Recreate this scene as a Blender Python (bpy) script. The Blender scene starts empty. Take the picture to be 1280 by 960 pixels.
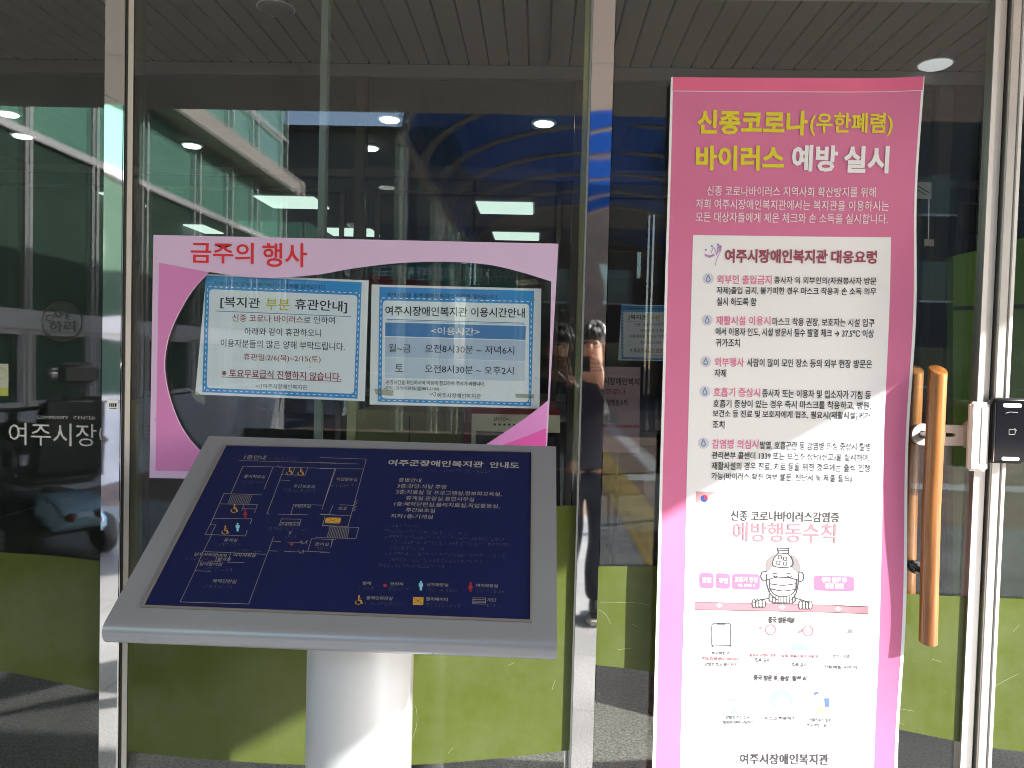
import bpy, bmesh, math, random
from mathutils import Vector, Matrix
from mathutils.geometry import tessellate_polygon

random.seed(7)
SC = bpy.context.scene
COL = SC.collection

# ------------------------------------------------------------------ camera
F_PX = 961.0                       # focal length in pixels of the 1280x960 photograph
CAM = Vector((0.0, -2.0, 1.45))
yaw, pitch, roll = math.radians(1.93), math.radians(1.88), 0.0265
FWD = Vector((-math.sin(yaw) * math.cos(pitch), math.cos(yaw) * math.cos(pitch), -math.sin(pitch)))
RGT = FWD.cross(Vector((0, 0, 1))).normalized()
UPV = RGT.cross(FWD)
cr, sr = math.cos(roll), math.sin(roll)
RGT, UPV = RGT * cr + UPV * sr, UPV * cr - RGT * sr
cd = bpy.data.cameras.new('camera')
cd.sensor_fit = 'HORIZONTAL'; cd.sensor_width = 36.0
cd.lens = 36.0 * F_PX / 1280.0
cd.clip_start = 0.01; cd.clip_end = 500.0
cam = bpy.data.objects.new('camera', cd); COL.objects.link(cam)
cam.matrix_world = Matrix(((RGT.x, UPV.x, -FWD.x, CAM.x), (RGT.y, UPV.y, -FWD.y, CAM.y),
                           (RGT.z, UPV.z, -FWD.z, CAM.z), (0, 0, 0, 1)))
SC.camera = cam

# ------------------------------------------------------------------ light
SUN = Vector((0.785, -0.41, 0.479)).normalized()
w = bpy.data.worlds.new('World'); SC.world = w; w.use_nodes = True
nt = w.node_tree
sky = nt.nodes.new('ShaderNodeTexSky'); sky.sky_type = 'NISHITA'; sky.sun_disc = False
sky.sun_elevation = math.asin(SUN.z); sky.sun_rotation = math.atan2(SUN.x, SUN.y)
nt.links.new(sky.outputs[0], nt.nodes['Background'].inputs[0])
nt.nodes['Background'].inputs[1].default_value = 0.15
sl = bpy.data.lights.new('sun', 'SUN'); sl.energy = 3.4; sl.angle = math.radians(0.5); sl.color = (1.0, 0.99, 0.975)
sun = bpy.data.objects.new('sun', sl); COL.objects.link(sun)
sun.rotation_euler = SUN.to_track_quat('Z', 'Y').to_euler()
sun.location = SUN * 40
SC.view_settings.view_transform = 'Standard'; SC.view_settings.look = 'None'
SC.view_settings.gamma = 1.0; SC.view_settings.use_curve_mapping = False
SC.view_settings.exposure = 2.36
cy = SC.cycles
cy.max_bounces = 12; cy.diffuse_bounces = 4; cy.glossy_bounces = 6; cy.transmission_bounces = 6
cy.transparent_max_bounces = 32; cy.caustics_reflective = False; cy.caustics_refractive = False
cy.use_denoising = True; cy.filter_width = 1.0; cy.sample_clamp_indirect = 6.0

# ------------------------------------------------------------------ pixel <-> place
def ray(px, py):
    return FWD + RGT * ((px - 640) / F_PX) - UPV * ((py - 480) / F_PX)
def at(px, py, Y):                       # point of the plane y = Y seen at a photograph pixel
    d = ray(px, py); return CAM + d * ((Y - CAM.y) / d.y)
def at_z(px, py, z):
    d = ray(px, py); return CAM + d * ((z - CAM.z) / d.z)
def out(px, py, D):                      # something mirrored in the facade: real place in front of it
    p = at(px, py, D); return Vector((p.x, -p.y, p.z))

# ------------------------------------------------------------------ materials
def lin(c):
    c /= 255.0
    return c / 12.92 if c <= 0.04045 else ((c + 0.055) / 1.055) ** 2.4
def rgb(r, g, b, k=1.0):
    return tuple(min(0.9, lin(v) * k) for v in (r, g, b)) + (1.0,)
MATS = {}
def mat(name, col, rough=0.6, metal=0.0, var=0.0, scale=6.0, bump=0.0, bscale=200.0, spec=0.5, dirt=None, coat=0.0):
    if name in MATS: return MATS[name]
    m = bpy.data.materials.new(name); m.use_nodes = True
    t = m.node_tree; b = t.nodes['Principled BSDF']
    b.inputs['Base Color'].default_value = col
    b.inputs['Roughness'].default_value = rough; b.inputs['Metallic'].default_value = metal
    b.inputs['Specular IOR Level'].default_value = spec
    b.inputs['Coat Weight'].default_value = coat
    tc = t.nodes.new('ShaderNodeTexCoord')
    if var > 0:
        n = t.nodes.new('ShaderNodeTexNoise'); n.inputs['Scale'].default_value = scale; n.inputs['Detail'].default_value = 6
        t.links.new(tc.outputs['Object'], n.inputs['Vector'])
        mr = t.nodes.new('ShaderNodeMapRange'); mr.inputs[1].default_value = 0.3; mr.inputs[2].default_value = 0.7
        mr.inputs[3].default_value = 1 - var; mr.inputs[4].default_value = 1 + var
        t.links.new(n.outputs[0], mr.inputs[0])
        h = t.nodes.new('ShaderNodeHueSaturation'); h.inputs['Color'].default_value = col
        t.links.new(mr.outputs[0], h.inputs['Value']); t.links.new(h.outputs[0], b.inputs['Base Color'])
        mr2 = t.nodes.new('ShaderNodeMapRange'); mr2.inputs[3].default_value = rough * (1 - var); mr2.inputs[4].default_value = min(1, rough * (1 + var))
        t.links.new(n.outputs[0], mr2.inputs[0]); t.links.new(mr2.outputs[0], b.inputs['Roughness'])
    if bump > 0:
        n2 = t.nodes.new('ShaderNodeTexNoise'); n2.inputs['Scale'].default_value = bscale; n2.inputs['Detail'].default_value = 4
        t.links.new(tc.outputs['Object'], n2.inputs['Vector'])
        bp = t.nodes.new('ShaderNodeBump'); bp.inputs['Strength'].default_value = bump; bp.inputs['Distance'].default_value = 0.01
        t.links.new(n2.outputs[0], bp.inputs['Height']); t.links.new(bp.outputs[0], b.inputs['Normal'])
    MATS[name] = m
    return m
def emit(name, col, s):
    if name in MATS: return MATS[name]
    m = bpy.data.materials.new(name); m.use_nodes = True
    b = m.node_tree.nodes['Principled BSDF']
    b.inputs['Base Color'].default_value = (0.8, 0.8, 0.8, 1)
    b.inputs['Emission Color'].default_value = col; b.inputs['Emission Strength'].default_value = s
    MATS[name] = m; return m
def glass_mat(name, tint, refl=0.05, wobble=0.0, dust=0.0):
    m = bpy.data.materials.new(name); m.use_nodes = True
    t = m.node_tree; t.nodes.clear()
    o = t.nodes.new('ShaderNodeOutputMaterial')
    tr = t.nodes.new('ShaderNodeBsdfTransparent'); tr.inputs[0].default_value = tint
    gl = t.nodes.new('ShaderNodeBsdfGlossy'); gl.inputs['Roughness'].default_value = 0.0; gl.inputs[0].default_value = (1, 1, 1, 1)
    lw = t.nodes.new('ShaderNodeFresnel'); lw.inputs[0].default_value = 1.5
    mp = t.nodes.new('ShaderNodeMath'); mp.operation = 'MULTIPLY'; mp.inputs[1].default_value = refl / 0.04; mp.use_clamp = True
    geo = t.nodes.new('ShaderNodeNewGeometry')
    mix = t.nodes.new('ShaderNodeMixShader')
    # the fresnel node must not see the inside of the pane as total reflection
    absn = t.nodes.new('ShaderNodeLayerWeight'); absn.inputs[0].default_value = 0.5
    pw = t.nodes.new('ShaderNodeMath'); pw.operation = 'POWER'; pw.inputs[1].default_value = 4.0
    t.links.new(absn.outputs['Facing'], pw.inputs[0])
    ad = t.nodes.new('ShaderNodeMath'); ad.operation = 'MULTIPLY_ADD'; ad.inputs[1].default_value = 0.9; ad.inputs[2].default_value = refl; ad.use_clamp = True
    t.links.new(pw.outputs[0], ad.inputs[0])
    t.nodes.remove(lw); t.nodes.remove(mp); t.nodes.remove(geo)
    t.links.new(ad.outputs[0], mix.inputs[0]); t.links.new(tr.outputs[0], mix.inputs[1]); t.links.new(gl.outputs[0], mix.inputs[2])
    if wobble:
        tc = t.nodes.new('ShaderNodeTexCoord'); n = t.nodes.new('ShaderNodeTexNoise'); n.inputs['Scale'].default_value = 1.6; n.inputs['Detail'].default_value = 1
        t.links.new(tc.outputs['Object'], n.inputs['Vector'])
        bp = t.nodes.new('ShaderNodeBump'); bp.inputs['Strength'].default_value = wobble; bp.inputs['Distance'].default_value = 0.01
        t.links.new(n.outputs[0], bp.inputs['Height']); t.links.new(bp.outputs[0], gl.inputs['Normal'])
    last = mix
    if dust:                               # a thin film of dust and wiped smears on the pane itself
        tc = t.nodes.new('ShaderNodeTexCoord'); mpn = t.nodes.new('ShaderNodeMapping'); mpn.inputs['Scale'].default_value = (2.2, 1.0, 0.9); mpn.inputs['Rotation'].default_value = (0, 0.5, 0)
        n = t.nodes.new('ShaderNodeTexNoise'); n.inputs['Scale'].default_value = 1.7; n.inputs['Detail'].default_value = 9; n.inputs['Roughness'].default_value = 0.7
        t.links.new(tc.outputs['Object'], mpn.inputs[0]); t.links.new(mpn.outputs[0], n.inputs['Vector'])
        sp_ = t.nodes.new('ShaderNodeTexNoise'); sp_.inputs['Scale'].default_value = 170; sp_.inputs['Detail'].default_value = 1
        t.links.new(tc.outputs['Object'], sp_.inputs['Vector'])
        r1 = t.nodes.new('ShaderNodeMapRange'); r1.inputs[1].default_value = 0.42; r1.inputs[2].default_value = 0.75; r1.inputs[3].default_value = 0.0; r1.inputs[4].default_value = dust
        r2 = t.nodes.new('ShaderNodeMapRange'); r2.inputs[1].default_value = 0.74; r2.inputs[2].default_value = 0.80; r2.inputs[3].default_value = 0.0; r2.inputs[4].default_value = 0.25
        t.links.new(n.outputs[0], r1.inputs[0]); t.links.new(sp_.outputs[0], r2.inputs[0])
        sm = t.nodes.new('ShaderNodeMath'); sm.operation = 'ADD'; t.links.new(r1.outputs[0], sm.inputs[0]); t.links.new(r2.outputs[0], sm.inputs[1])
        df = t.nodes.new('ShaderNodeBsdfDiffuse'); df.inputs[0].default_value = (0.5, 0.5, 0.48, 1)
        m3 = t.nodes.new('ShaderNodeMixShader'); t.links.new(sm.outputs[0], m3.inputs[0]); t.links.new(mix.outputs[0], m3.inputs[1]); t.links.new(df.outputs[0], m3.inputs[2]); last = m3
    t.links.new(last.outputs[0], o.inputs[0])
    MATS[name] = m; return m
def film_mat(name, col, transl=0.45, clear=0.1, tint=None, gloss=0.0):
    m = bpy.data.materials.new(name); m.use_nodes = True
    t = m.node_tree; t.nodes.clear()
    o = t.nodes.new('ShaderNodeOutputMaterial')
    tc = t.nodes.new('ShaderNodeTexCoord')
    n = t.nodes.new('ShaderNodeTexNoise'); n.inputs['Scale'].default_value = 2.2; n.inputs['Detail'].default_value = 8
    t.links.new(tc.outputs['Object'], n.inputs['Vector'])
    h = t.nodes.new('ShaderNodeHueSaturation'); h.inputs['Color'].default_value = col
    mr = t.nodes.new('ShaderNodeMapRange'); mr.inputs[3].default_value = 0.8; mr.inputs[4].default_value = 1.2
    t.links.new(n.outputs[0], mr.inputs[0]); t.links.new(mr.outputs[0], h.inputs['Value'])
    # fine scratches and dust
    v = t.nodes.new('ShaderNodeTexVoronoi'); v.feature = 'DISTANCE_TO_EDGE'; v.inputs['Scale'].default_value = 55
    d = t.nodes.new('ShaderNodeBsdfDiffuse'); tl = t.nodes.new('ShaderNodeBsdfTranslucent'); tp = t.nodes.new('ShaderNodeBsdfTransparent')
    tp.inputs[0].default_value = tint or col
    for x in (d, tl): t.links.new(h.outputs[0], x.inputs[0])
    m1 = t.nodes.new('ShaderNodeMixShader'); m1.inputs[0].default_value = transl
    m2 = t.nodes.new('ShaderNodeMixShader'); m2.inputs[0].default_value = clear
    t.nodes.remove(v)
    t.links.new(d.outputs[0], m1.inputs[1]); t.links.new(tl.outputs[0], m1.inputs[2])
    t.links.new(m1.outputs[0], m2.inputs[1]); t.links.new(tp.outputs[0], m2.inputs[2])
    if gloss:
        g = t.nodes.new('ShaderNodeBsdfGlossy'); g.inputs['Roughness'].default_value = 0.12; m4 = t.nodes.new('ShaderNodeMixShader'); m4.inputs[0].default_value = gloss
        dd = t.nodes.new('ShaderNodeBsdfDiffuse'); dd.inputs[0].default_value = (0.5, 0.5, 0.42, 1); n5 = t.nodes.new('ShaderNodeTexNoise'); n5.inputs['Scale'].default_value = 5.0; n5.inputs['Detail'].default_value = 10; n5.inputs['Roughness'].default_value = 0.75
        t.links.new(tc.outputs['Object'], n5.inputs['Vector']); r5 = t.nodes.new('ShaderNodeMapRange'); r5.inputs[1].default_value = 0.35; r5.inputs[2].default_value = 0.8; r5.inputs[3].default_value = 0.0; r5.inputs[4].default_value = 0.10
        t.links.new(n5.outputs[0], r5.inputs[0]); m5 = t.nodes.new('ShaderNodeMixShader'); t.links.new(r5.outputs[0], m5.inputs[0]); t.links.new(m2.outputs[0], m5.inputs[1]); t.links.new(dd.outputs[0], m5.inputs[2])
        t.links.new(m5.outputs[0], m4.inputs[1]); t.links.new(g.outputs[0], m4.inputs[2]); m2 = m4
    t.links.new(m2.outputs[0], o.inputs[0])
    MATS[name] = m; return m
def tiles_mat(name, c1, c2, mortar, bw, bh, rough=0.5, speck=0.25, sscale=160.0, msize=0.006, off=0.5):
    m = bpy.data.materials.new(name); m.use_nodes = True
    t = m.node_tree; b = t.nodes['Principled BSDF']; b.inputs['Roughness'].default_value = rough
    tc = t.nodes.new('ShaderNodeTexCoord')
    br = t.nodes.new('ShaderNodeTexBrick'); br.offset = off
    br.inputs['Color1'].default_value = c1; br.inputs['Color2'].default_value = c2; br.inputs['Mortar'].default_value = mortar
    br.inputs['Scale'].default_value = 1.0; br.inputs['Mortar Size'].default_value = msize
    br.inputs['Brick Width'].default_value = bw; br.inputs['Row Height'].default_value = bh
    t.links.new(tc.outputs['Object'], br.inputs['Vector'])
    n = t.nodes.new('ShaderNodeTexNoise'); n.inputs['Scale'].default_value = sscale; n.inputs['Detail'].default_value = 3
    t.links.new(tc.outputs['Object'], n.inputs['Vector'])
    n3 = t.nodes.new('ShaderNodeTexNoise'); n3.inputs['Scale'].default_value = 1.3; n3.inputs['Detail'].default_value = 6
    t.links.new(tc.outputs['Object'], n3.inputs['Vector'])
    ml = t.nodes.new('ShaderNodeMath'); ml.operation = 'MULTIPLY'
    for nn, k, lo, hi in ((n, 0, 1 - speck * 2, 1 + speck * 2), (n3, 1, 0.75, 1.25)):
        mr = t.nodes.new('ShaderNodeMapRange'); mr.inputs[1].default_value = 0.3; mr.inputs[2].default_value = 0.7
        mr.inputs[3].default_value = lo; mr.inputs[4].default_value = hi
        t.links.new(nn.outputs[0], mr.inputs[0]); t.links.new(mr.outputs[0], ml.inputs[k])
    h = t.nodes.new('ShaderNodeHueSaturation')
    t.links.new(br.outputs[0], h.inputs['Color']); t.links.new(ml.outputs[0], h.inputs['Value'])
    t.links.new(h.outputs[0], b.inputs['Base Color'])
    bp = t.nodes.new('ShaderNodeBump'); bp.inputs['Strength'].default_value = 0.3; bp.inputs['Distance'].default_value = 0.004
    t.links.new(br.outputs['Fac'], bp.inputs['Height']); bp.invert = True; t.links.new(bp.outputs[0], b.inputs['Normal'])
    MATS[name] = m; return m
def wood_mat(name, c1, c2):
    m = bpy.data.materials.new(name); m.use_nodes = True
    t = m.node_tree; b = t.nodes['Principled BSDF']; b.inputs['Roughness'].default_value = 0.32; b.inputs['Coat Weight'].default_value = 0.4
    tc = t.nodes.new('ShaderNodeTexCoord'); mp = t.nodes.new('ShaderNodeMapping'); mp.inputs['Scale'].default_value = (60, 60, 3)
    n = t.nodes.new('ShaderNodeTexNoise'); n.inputs['Scale'].default_value = 1.0; n.inputs['Detail'].default_value = 5; n.inputs['Distortion'].default_value = 0.6
    t.links.new(tc.outputs['Object'], mp.inputs[0]); t.links.new(mp.outputs[0], n.inputs['Vector'])
    r = t.nodes.new('ShaderNodeValToRGB'); r.color_ramp.elements[0].color = c1; r.color_ramp.elements[1].color = c2
    r.color_ramp.elements[0].position = 0.32; r.color_ramp.elements[1].position = 0.68
    t.links.new(n.outputs[0], r.inputs[0]); t.links.new(r.outputs[0], b.inputs['Base Color'])
    MATS[name] = m; return m
def steel_mat(name, col, rough, wob):
    m = bpy.data.materials.new(name); m.use_nodes = True
    t = m.node_tree; b = t.nodes['Principled BSDF']
    b.inputs['Base Color'].default_value = col; b.inputs['Metallic'].default_value = 1.0; b.inputs['Roughness'].default_value = rough
    tc = t.nodes.new('ShaderNodeTexCoord'); mp = t.nodes.new('ShaderNodeMapping'); mp.inputs['Scale'].default_value = (4, 4, 5)
    n = t.nodes.new('ShaderNodeTexNoise'); n.inputs['Scale'].default_value = 1.0; n.inputs['Detail'].default_value = 1
    t.links.new(tc.outputs['Object'], mp.inputs[0]); t.links.new(mp.outputs[0], n.inputs['Vector'])
    bp = t.nodes.new('ShaderNodeBump'); bp.inputs['Strength'].default_value = wob; bp.inputs['Distance'].default_value = 0.01
    t.links.new(n.outputs[0], bp.inputs['Height']); t.links.new(bp.outputs[0], b.inputs['Normal'])
    n2 = t.nodes.new('ShaderNodeTexNoise'); n2.inputs['Scale'].default_value = 30; n2.inputs['Detail'].default_value = 5
    t.links.new(tc.outputs['Object'], n2.inputs['Vector'])
    mr = t.nodes.new('ShaderNodeMapRange'); mr.inputs[3].default_value = max(0, rough * 0.5); mr.inputs[4].default_value = rough * 1.5
    t.links.new(n2.outputs[0], mr.inputs[0]); t.links.new(mr.outputs[0], b.inputs['Roughness'])
    MATS[name] = m; return m

# ------------------------------------------------------------------ mesh helpers
class MB:
    def __init__(s): s.v = []; s.f = []
    def add(s, vs, fs):
        k = len(s.v); s.v += [Vector(p) for p in vs]; s.f += [tuple(i + k for i in f) for f in fs]; return s
    def box(s, x0, x1, y0, y1, z0, z1):
        vs = [(x, y, z) for x in (x0, x1) for y in (y0, y1) for z in (z0, z1)]
        return s.add(vs, [(0, 1, 3, 2), (4, 6, 7, 5), (0, 4, 5, 1), (2, 3, 7, 6), (0, 2, 6, 4), (1, 5, 7, 3)])
    def tube(s, pts, r, n=10, cap=True):
        pts = [Vector(p) for p in pts]
        rs = r if isinstance(r, (list, tuple)) else [r] * len(pts)
        rings = []; ref = None
        for i, p in enumerate(pts):
            d = (pts[min(i + 1, len(pts) - 1)] - pts[max(i - 1, 0)]).normalized()
            if ref is None: ref = Vector((0, 0, 1)) if abs(d.z) < 0.9 else Vector((1, 0, 0))
            a = d.cross(ref).normalized(); b = d.cross(a).normalized(); ref = -b if False else ref
            rings.append([p + (a * math.cos(2 * math.pi * k / n) + b * math.sin(2 * math.pi * k / n)) * rs[i] for k in range(n)])
        vs = [q for g in rings for q in g]; fs = []
        for i in range(len(pts) - 1):
            for k in range(n):
                fs.append((i * n + k, i * n + (k + 1) % n, (i + 1) * n + (k + 1) % n, (i + 1) * n + k))
        if cap: fs.append(tuple(range(n - 1, -1, -1))); fs.append(tuple((len(pts) - 1) * n + k for k in range(n)))
        return s.add(vs, fs)
    def lathe(s, prof, c=(0, 0, 0), axis='Z', n=32):
        c = Vector(c); vs = []; fs = []
        for (r, h) in prof:
            for k in range(n):
                a = 2 * math.pi * k / n; p = (r * math.cos(a), r * math.sin(a), h)
                if axis == 'Y': p = (p[0], p[2], p[1])
                if axis == 'X': p = (p[2], p[0], p[1])
                vs.append(c + Vector(p))
        for i in range(len(prof) - 1):
            for k in range(n): fs.append((i * n + k, i * n + (k + 1) % n, (i + 1) * n + (k + 1) % n, (i + 1) * n + k))
        fs.append(tuple(range(n))); fs.append(tuple((len(prof) - 1) * n + k for k in range(n)))
        return s.add(vs, fs)
    def ball(s, c, r, n=14):
        r = r if isinstance(r, (tuple, list)) else (r, r, r); c = Vector(c); vs = []; fs = []
        m = n // 2
        for i in range(m + 1):
            t = math.pi * i / m
            for k in range(n):
                a = 2 * math.pi * k / n
                vs.append(c + Vector((r[0] * math.sin(t) * math.cos(a), r[1] * math.sin(t) * math.sin(a), r[2] * math.cos(t))))
        for i in range(m):
            for k in range(n): fs.append((i * n + k, i * n + (k + 1) % n, (i + 1) * n + (k + 1) % n, (i + 1) * n + k))
        return s.add(vs, fs)
    def extrude_x(s, prof, x0, x1):      # prof: (y,z) loop
        n = len(prof)
        vs = [(x0, y, z) for y, z in prof] + [(x1, y, z) for y, z in prof]
        fs = [tuple(range(n)), tuple(range(2 * n - 1, n - 1, -1))] + [(i, i + n, (i + 1) % n + n, (i + 1) % n) for i in range(n)]
        return s.add(vs, fs)
    def build(s, name, m, parent=None, smooth=False, bevel=0.0, seg=2, fix=True):
        me = bpy.data.meshes.new(name); me.from_pydata([tuple(v) for v in s.v], [], s.f)
        bm = bmesh.new(); bm.from_mesh(me)
        if fix:
            bmesh.ops.remove_doubles(bm, verts=bm.verts, dist=1e-6)
            bmesh.ops.recalc_face_normals(bm, faces=bm.faces)
        if bevel > 0:
            es = [e for e in bm.edges if len(e.link_faces) == 2 and e.calc_face_angle(0) > 0.6]
            bmesh.ops.bevel(bm, geom=es, offset=bevel, segments=seg, affect='EDGES', clamp_overlap=True)
        bm.to_mesh(me); bm.free()
        me.materials.append(m)
        if smooth:
            for p in me.polygons: p.use_smooth = True
            try: me.set_sharp_from_angle(angle=math.radians(40))
            except Exception: pass
        o = bpy.data.objects.new(name, me); COL.objects.link(o)
        adopt(o, parent)
        return o
def adopt(o, parent):                     # every mesh keeps world coordinates; only the Empties are moved
    if parent:
        o.parent = parent
        o.matrix_parent_inverse = Matrix.Translation(-parent.location) if parent.type == 'EMPTY' else Matrix()
def empty(name, loc, label, cat, group=None):
    o = bpy.data.objects.new(name, None); o.empty_display_size = 0.1; COL.objects.link(o); o.location = loc
    return tag(o, label, cat, group)
def tag(o, label, cat, group=None, kind=None):
    o['label'] = label; o['category'] = cat
    if group: o['group'] = group
    if kind: o['kind'] = kind
    return o
def struct(o): o['kind'] = 'structure'; return o

# ------------------------------------------------------------------ text and flat print
_txt = {}
_tc = bpy.data.curves.new('lettering_source', 'FONT'); _to = bpy.data.objects.new('lettering_source', _tc); COL.objects.link(_to)
def glyphs(s, weight=0.0, res=2):
    k = (s, weight, res)
    if k in _txt: return _txt[k]
    _tc.body = s; _tc.offset = weight; _tc.resolution_u = res
    me = bpy.data.meshes.new_from_object(_to)
    vs = [(v.co.x, v.co.y) for v in me.vertices]; fs = [tuple(p.vertices) for p in me.polygons]
    bpy.data.meshes.remove(me)
    x0 = min(v[0] for v in vs); x1 = max(v[0] for v in vs); y0 = min(v[1] for v in vs); y1 = max(v[1] for v in vs)
    _txt[k] = ([((a - x0) / (x1 - x0), (b - y0) / (y1 - y0)) for a, b in vs], fs)
    return _txt[k]
class Plane:
    """A printed flat (or gently curved) face: O a point, U right, V up, N towards the viewer."""
    def __init__(s, O, U=(1, 0, 0), V=(0, 0, 1), warp=None):
        s.O = Vector(O); s.U = Vector(U).normalized(); s.V = Vector(V).normalized(); s.N = s.U.cross(s.V); s.warp = warp
    def pix(s, px, py):
        d = ray(px, py); t = (s.O - CAM).dot(s.N) / d.dot(s.N); p = CAM + d * t - s.O
        return p.dot(s.U), p.dot(s.V)
    def p3(s, u, v, n=0.0):
        if s.warp:
            if n > 0.0012: n = 0.0012 + (n - 0.0012) * 0.45      # ink lies close on the cloth
            n += s.warp(u, v)
        return s.O + s.U * u + s.V * v + s.N * n
    # --- each of these writes into an MB
    def text(s, mb, body, x0, x1, yl, yr, h, n=0.001, weight=0.0, res=2):
        vs, fs = glyphs(body, weight, res)
        a = Vector(s.pix(x0, yl)); b = Vector(s.pix(x1, yr)); c = Vector(s.pix(x0, yl - h))
        hh = (c - a).length; dx = b - a; dn = Vector((-dx.y, dx.x)).normalized()
        if s.N.y > 0 and False: dn = -dn
        mb.add([s.p3(*(a + dx * x + dn * (hh * y)), n) for x, y in vs], fs)
    def poly(s, mb, pts, n=0.0005, uv=False):
        q = [p if uv else s.pix(*p) for p in pts]
        tri = tessellate_polygon([[Vector((a, b, 0)) for a, b in q]])
        mb.add([s.p3(a, b, n) for a, b in q], [tuple(t) for t in tri])
    def loops(s, mb, loops, n0, n1=None):   # filled outline with holes; with thickness when n1 is given
        qs = [[s.pix(*p) for p in l] for l in loops]
        flat = [p for l in qs for p in l]
        tri = [tuple(t) for t in tessellate_polygon([[Vector((a, b, 0)) for a, b in l] for l in qs])]
        mb.add([s.p3(a, b, n0) for a, b in flat], tri)
        if n1 is not None:
            mb.add([s.p3(a, b, n1) for a, b in flat], tri)
            for l in qs:
                m = len(l)
                mb.add([s.p3(a, b, n0) for a, b in l] + [s.p3(a, b, n1) for a, b in l], [(i, (i + 1) % m, (i + 1) % m + m, i + m) for i in range(m)])
    def grid(s, mb, c, nx, ny, n=0.0):      # c: TL, TR, BR, BL pixels
        tl, tr, br, bl = [Vector(s.pix(*p)) for p in c]
        vs = []
        for j in range(ny + 1):
            for i in range(nx + 1):
                a = tl.lerp(tr, i / nx); b = bl.lerp(br, i / nx); q = a.lerp(b, j / ny); vs.append(s.p3(q.x, q.y, n))
        fs = [(j * (nx + 1) + i, j * (nx + 1) + i + 1, (j + 1) * (nx + 1) + i + 1, (j + 1) * (nx + 1) + i) for j in range(ny) for i in range(nx)]
        mb.add(vs, fs)
    def line(s, mb, pts, wpx, n=0.001, closed=False):
        q = [Vector(s.pix(*p)) for p in pts]
        e0 = Vector(s.pix(pts[0][0] + wpx, pts[0][1])); wd = (e0 - q[0]).length / 2
        if closed: q.append(q[0])
        for a, b in zip(q, q[1:]):
            d = (b - a)
            if d.length < 1e-7: continue
            d.normalize(); m = Vector((-d.y, d.x)) * wd; a2 = a - d * wd * 0.5; b2 = b + d * wd * 0.5
            k = max(1, int((b2 - a2).length / 0.08)) if s.warp else 1
            for i in range(k):
                p = a2.lerp(b2, i / k); r = a2.lerp(b2, (i + 1) / k)
                mb.add([s.p3(*(p + m), n), s.p3(*(r + m), n), s.p3(*(r - m), n), s.p3(*(p - m), n)], [(0, 1, 2, 3)])
    def disc(s, mb, px, py, r, n=0.001, ry=None, k=20, a0=0, a1=360):
        pts = [(px + r * math.cos(math.radians(a0 + (a1 - a0) * i / k)), py + (ry or r) * math.sin(math.radians(a0 + (a1 - a0) * i / k))) for i in range(k + (a1 - a0 != 360))]
        s.poly(mb, pts, n)
    def ring(s, mb, px, py, r, wpx, n=0.001, ry=None, k=22, a0=0, a1=360):
        pts = [(px + r * math.cos(math.radians(a0 + (a1 - a0) * i / k)), py + (ry or r) * math.sin(math.radians(a0 + (a1 - a0) * i / k))) for i in range(k + 1)]
        s.line(mb, pts, wpx, n)
def rrect(x0, y0, x1, y1, r, dy=0.0, k=4):   # rounded rectangle in pixels, sheared by dy over its width
    p = []
    for cx, cy, a in ((x1 - r, y0 + r, -90), (x1 - r, y1 - r, 0), (x0 + r, y1 - r, 90), (x0 + r, y0 + r, 180)):
        for i in range(k + 1):
            t = math.radians(a + 90 * i / k); x = cx + r * math.cos(t); p.append((x, cy + r * math.sin(t) + dy * (x - x0) / (x1 - x0)))
    return p

def lines(pl, name, m, parent, items, n=0.001, wgt=0.0, res=2):   # every line of lettering is a part of its own
    for it in items:
        b = MB(); pl.text(b, it[0], it[1], it[2], it[3], it[4], it[5], n, it[6] if len(it) > 6 else wgt, res); b.build(name, m, parent)
def each(name, m, parent, fns):            # every mark is a part of its own
    for fn in fns:
        b = MB(); fn(b); b.build(name, m, parent)

# ------------------------------------------------------------------ shared materials
PANE = glass_mat('window_glass', (0.97, 0.99, 0.988, 1), 0.052, dust=0.014)
INNERPANE = glass_mat('inner_glass', (0.8, 0.88, 0.84, 1), 0.03)
STEEL = steel_mat('polished_steel', (0.80, 0.79, 0.77, 1), 0.03, 0.12)
SATIN = mat('satin_steel', (0.72, 0.68, 0.63, 1), 0.32, 0.85, var=0.05, scale=9)
EDGE = mat('steel_edge', (0.66, 0.645, 0.62, 1), 0.45, 0.3)
DARKGAP = mat('black_rubber', (0.02, 0.018, 0.016, 1), 0.8)
FILM = film_mat('green_film', (0.122, 0.162, 0.018, 1), 0.45, 0.05, None, 0.028)
WHITE = mat('white_print', (0.8, 0.8, 0.81, 1), 0.6)
BLACK = mat('black_print', (0.018, 0.018, 0.02, 1), 0.6)

# ================================================================== SETTING
GRAN = tiles_mat('granite_paving', (0.265, 0.258, 0.252, 1), (0.23, 0.225, 0.22, 1), (0.16, 0.14, 0.13, 1), 0.6, 0.6, 0.55, 0.22, 140, 0.004, 0.0)
FLOORM = tiles_mat('lobby_granite', (0.15, 0.145, 0.12, 1), (0.135, 0.13, 0.11, 1), (0.12, 0.11, 0.10, 1), 0.6, 0.6, 0.3, 0.4, 110, 0.003, 0.0)
BRICKP = tiles_mat('brick_paving', (0.27, 0.17, 0.12, 1), (0.22, 0.14, 0.105, 1), (0.10, 0.08, 0.07, 1), 0.22, 0.11, 0.8, 0.15, 90, 0.008)
def sheet(name, x0, x1, y0, y1, z, m):
    b = MB(); b.add([(x0, y0, z), (x1, y0, z), (x1, y1, z), (x0, y1, z)], [(0, 1, 2, 3)]); return struct(b.build(name, m))
ASPH = mat('asphalt', (0.055, 0.055, 0.058, 1), 0.9, var=0.25, scale=3, bump=0.3)
sheet('ground', -160, 160, -160, 160, -0.03, ASPH)
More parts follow.
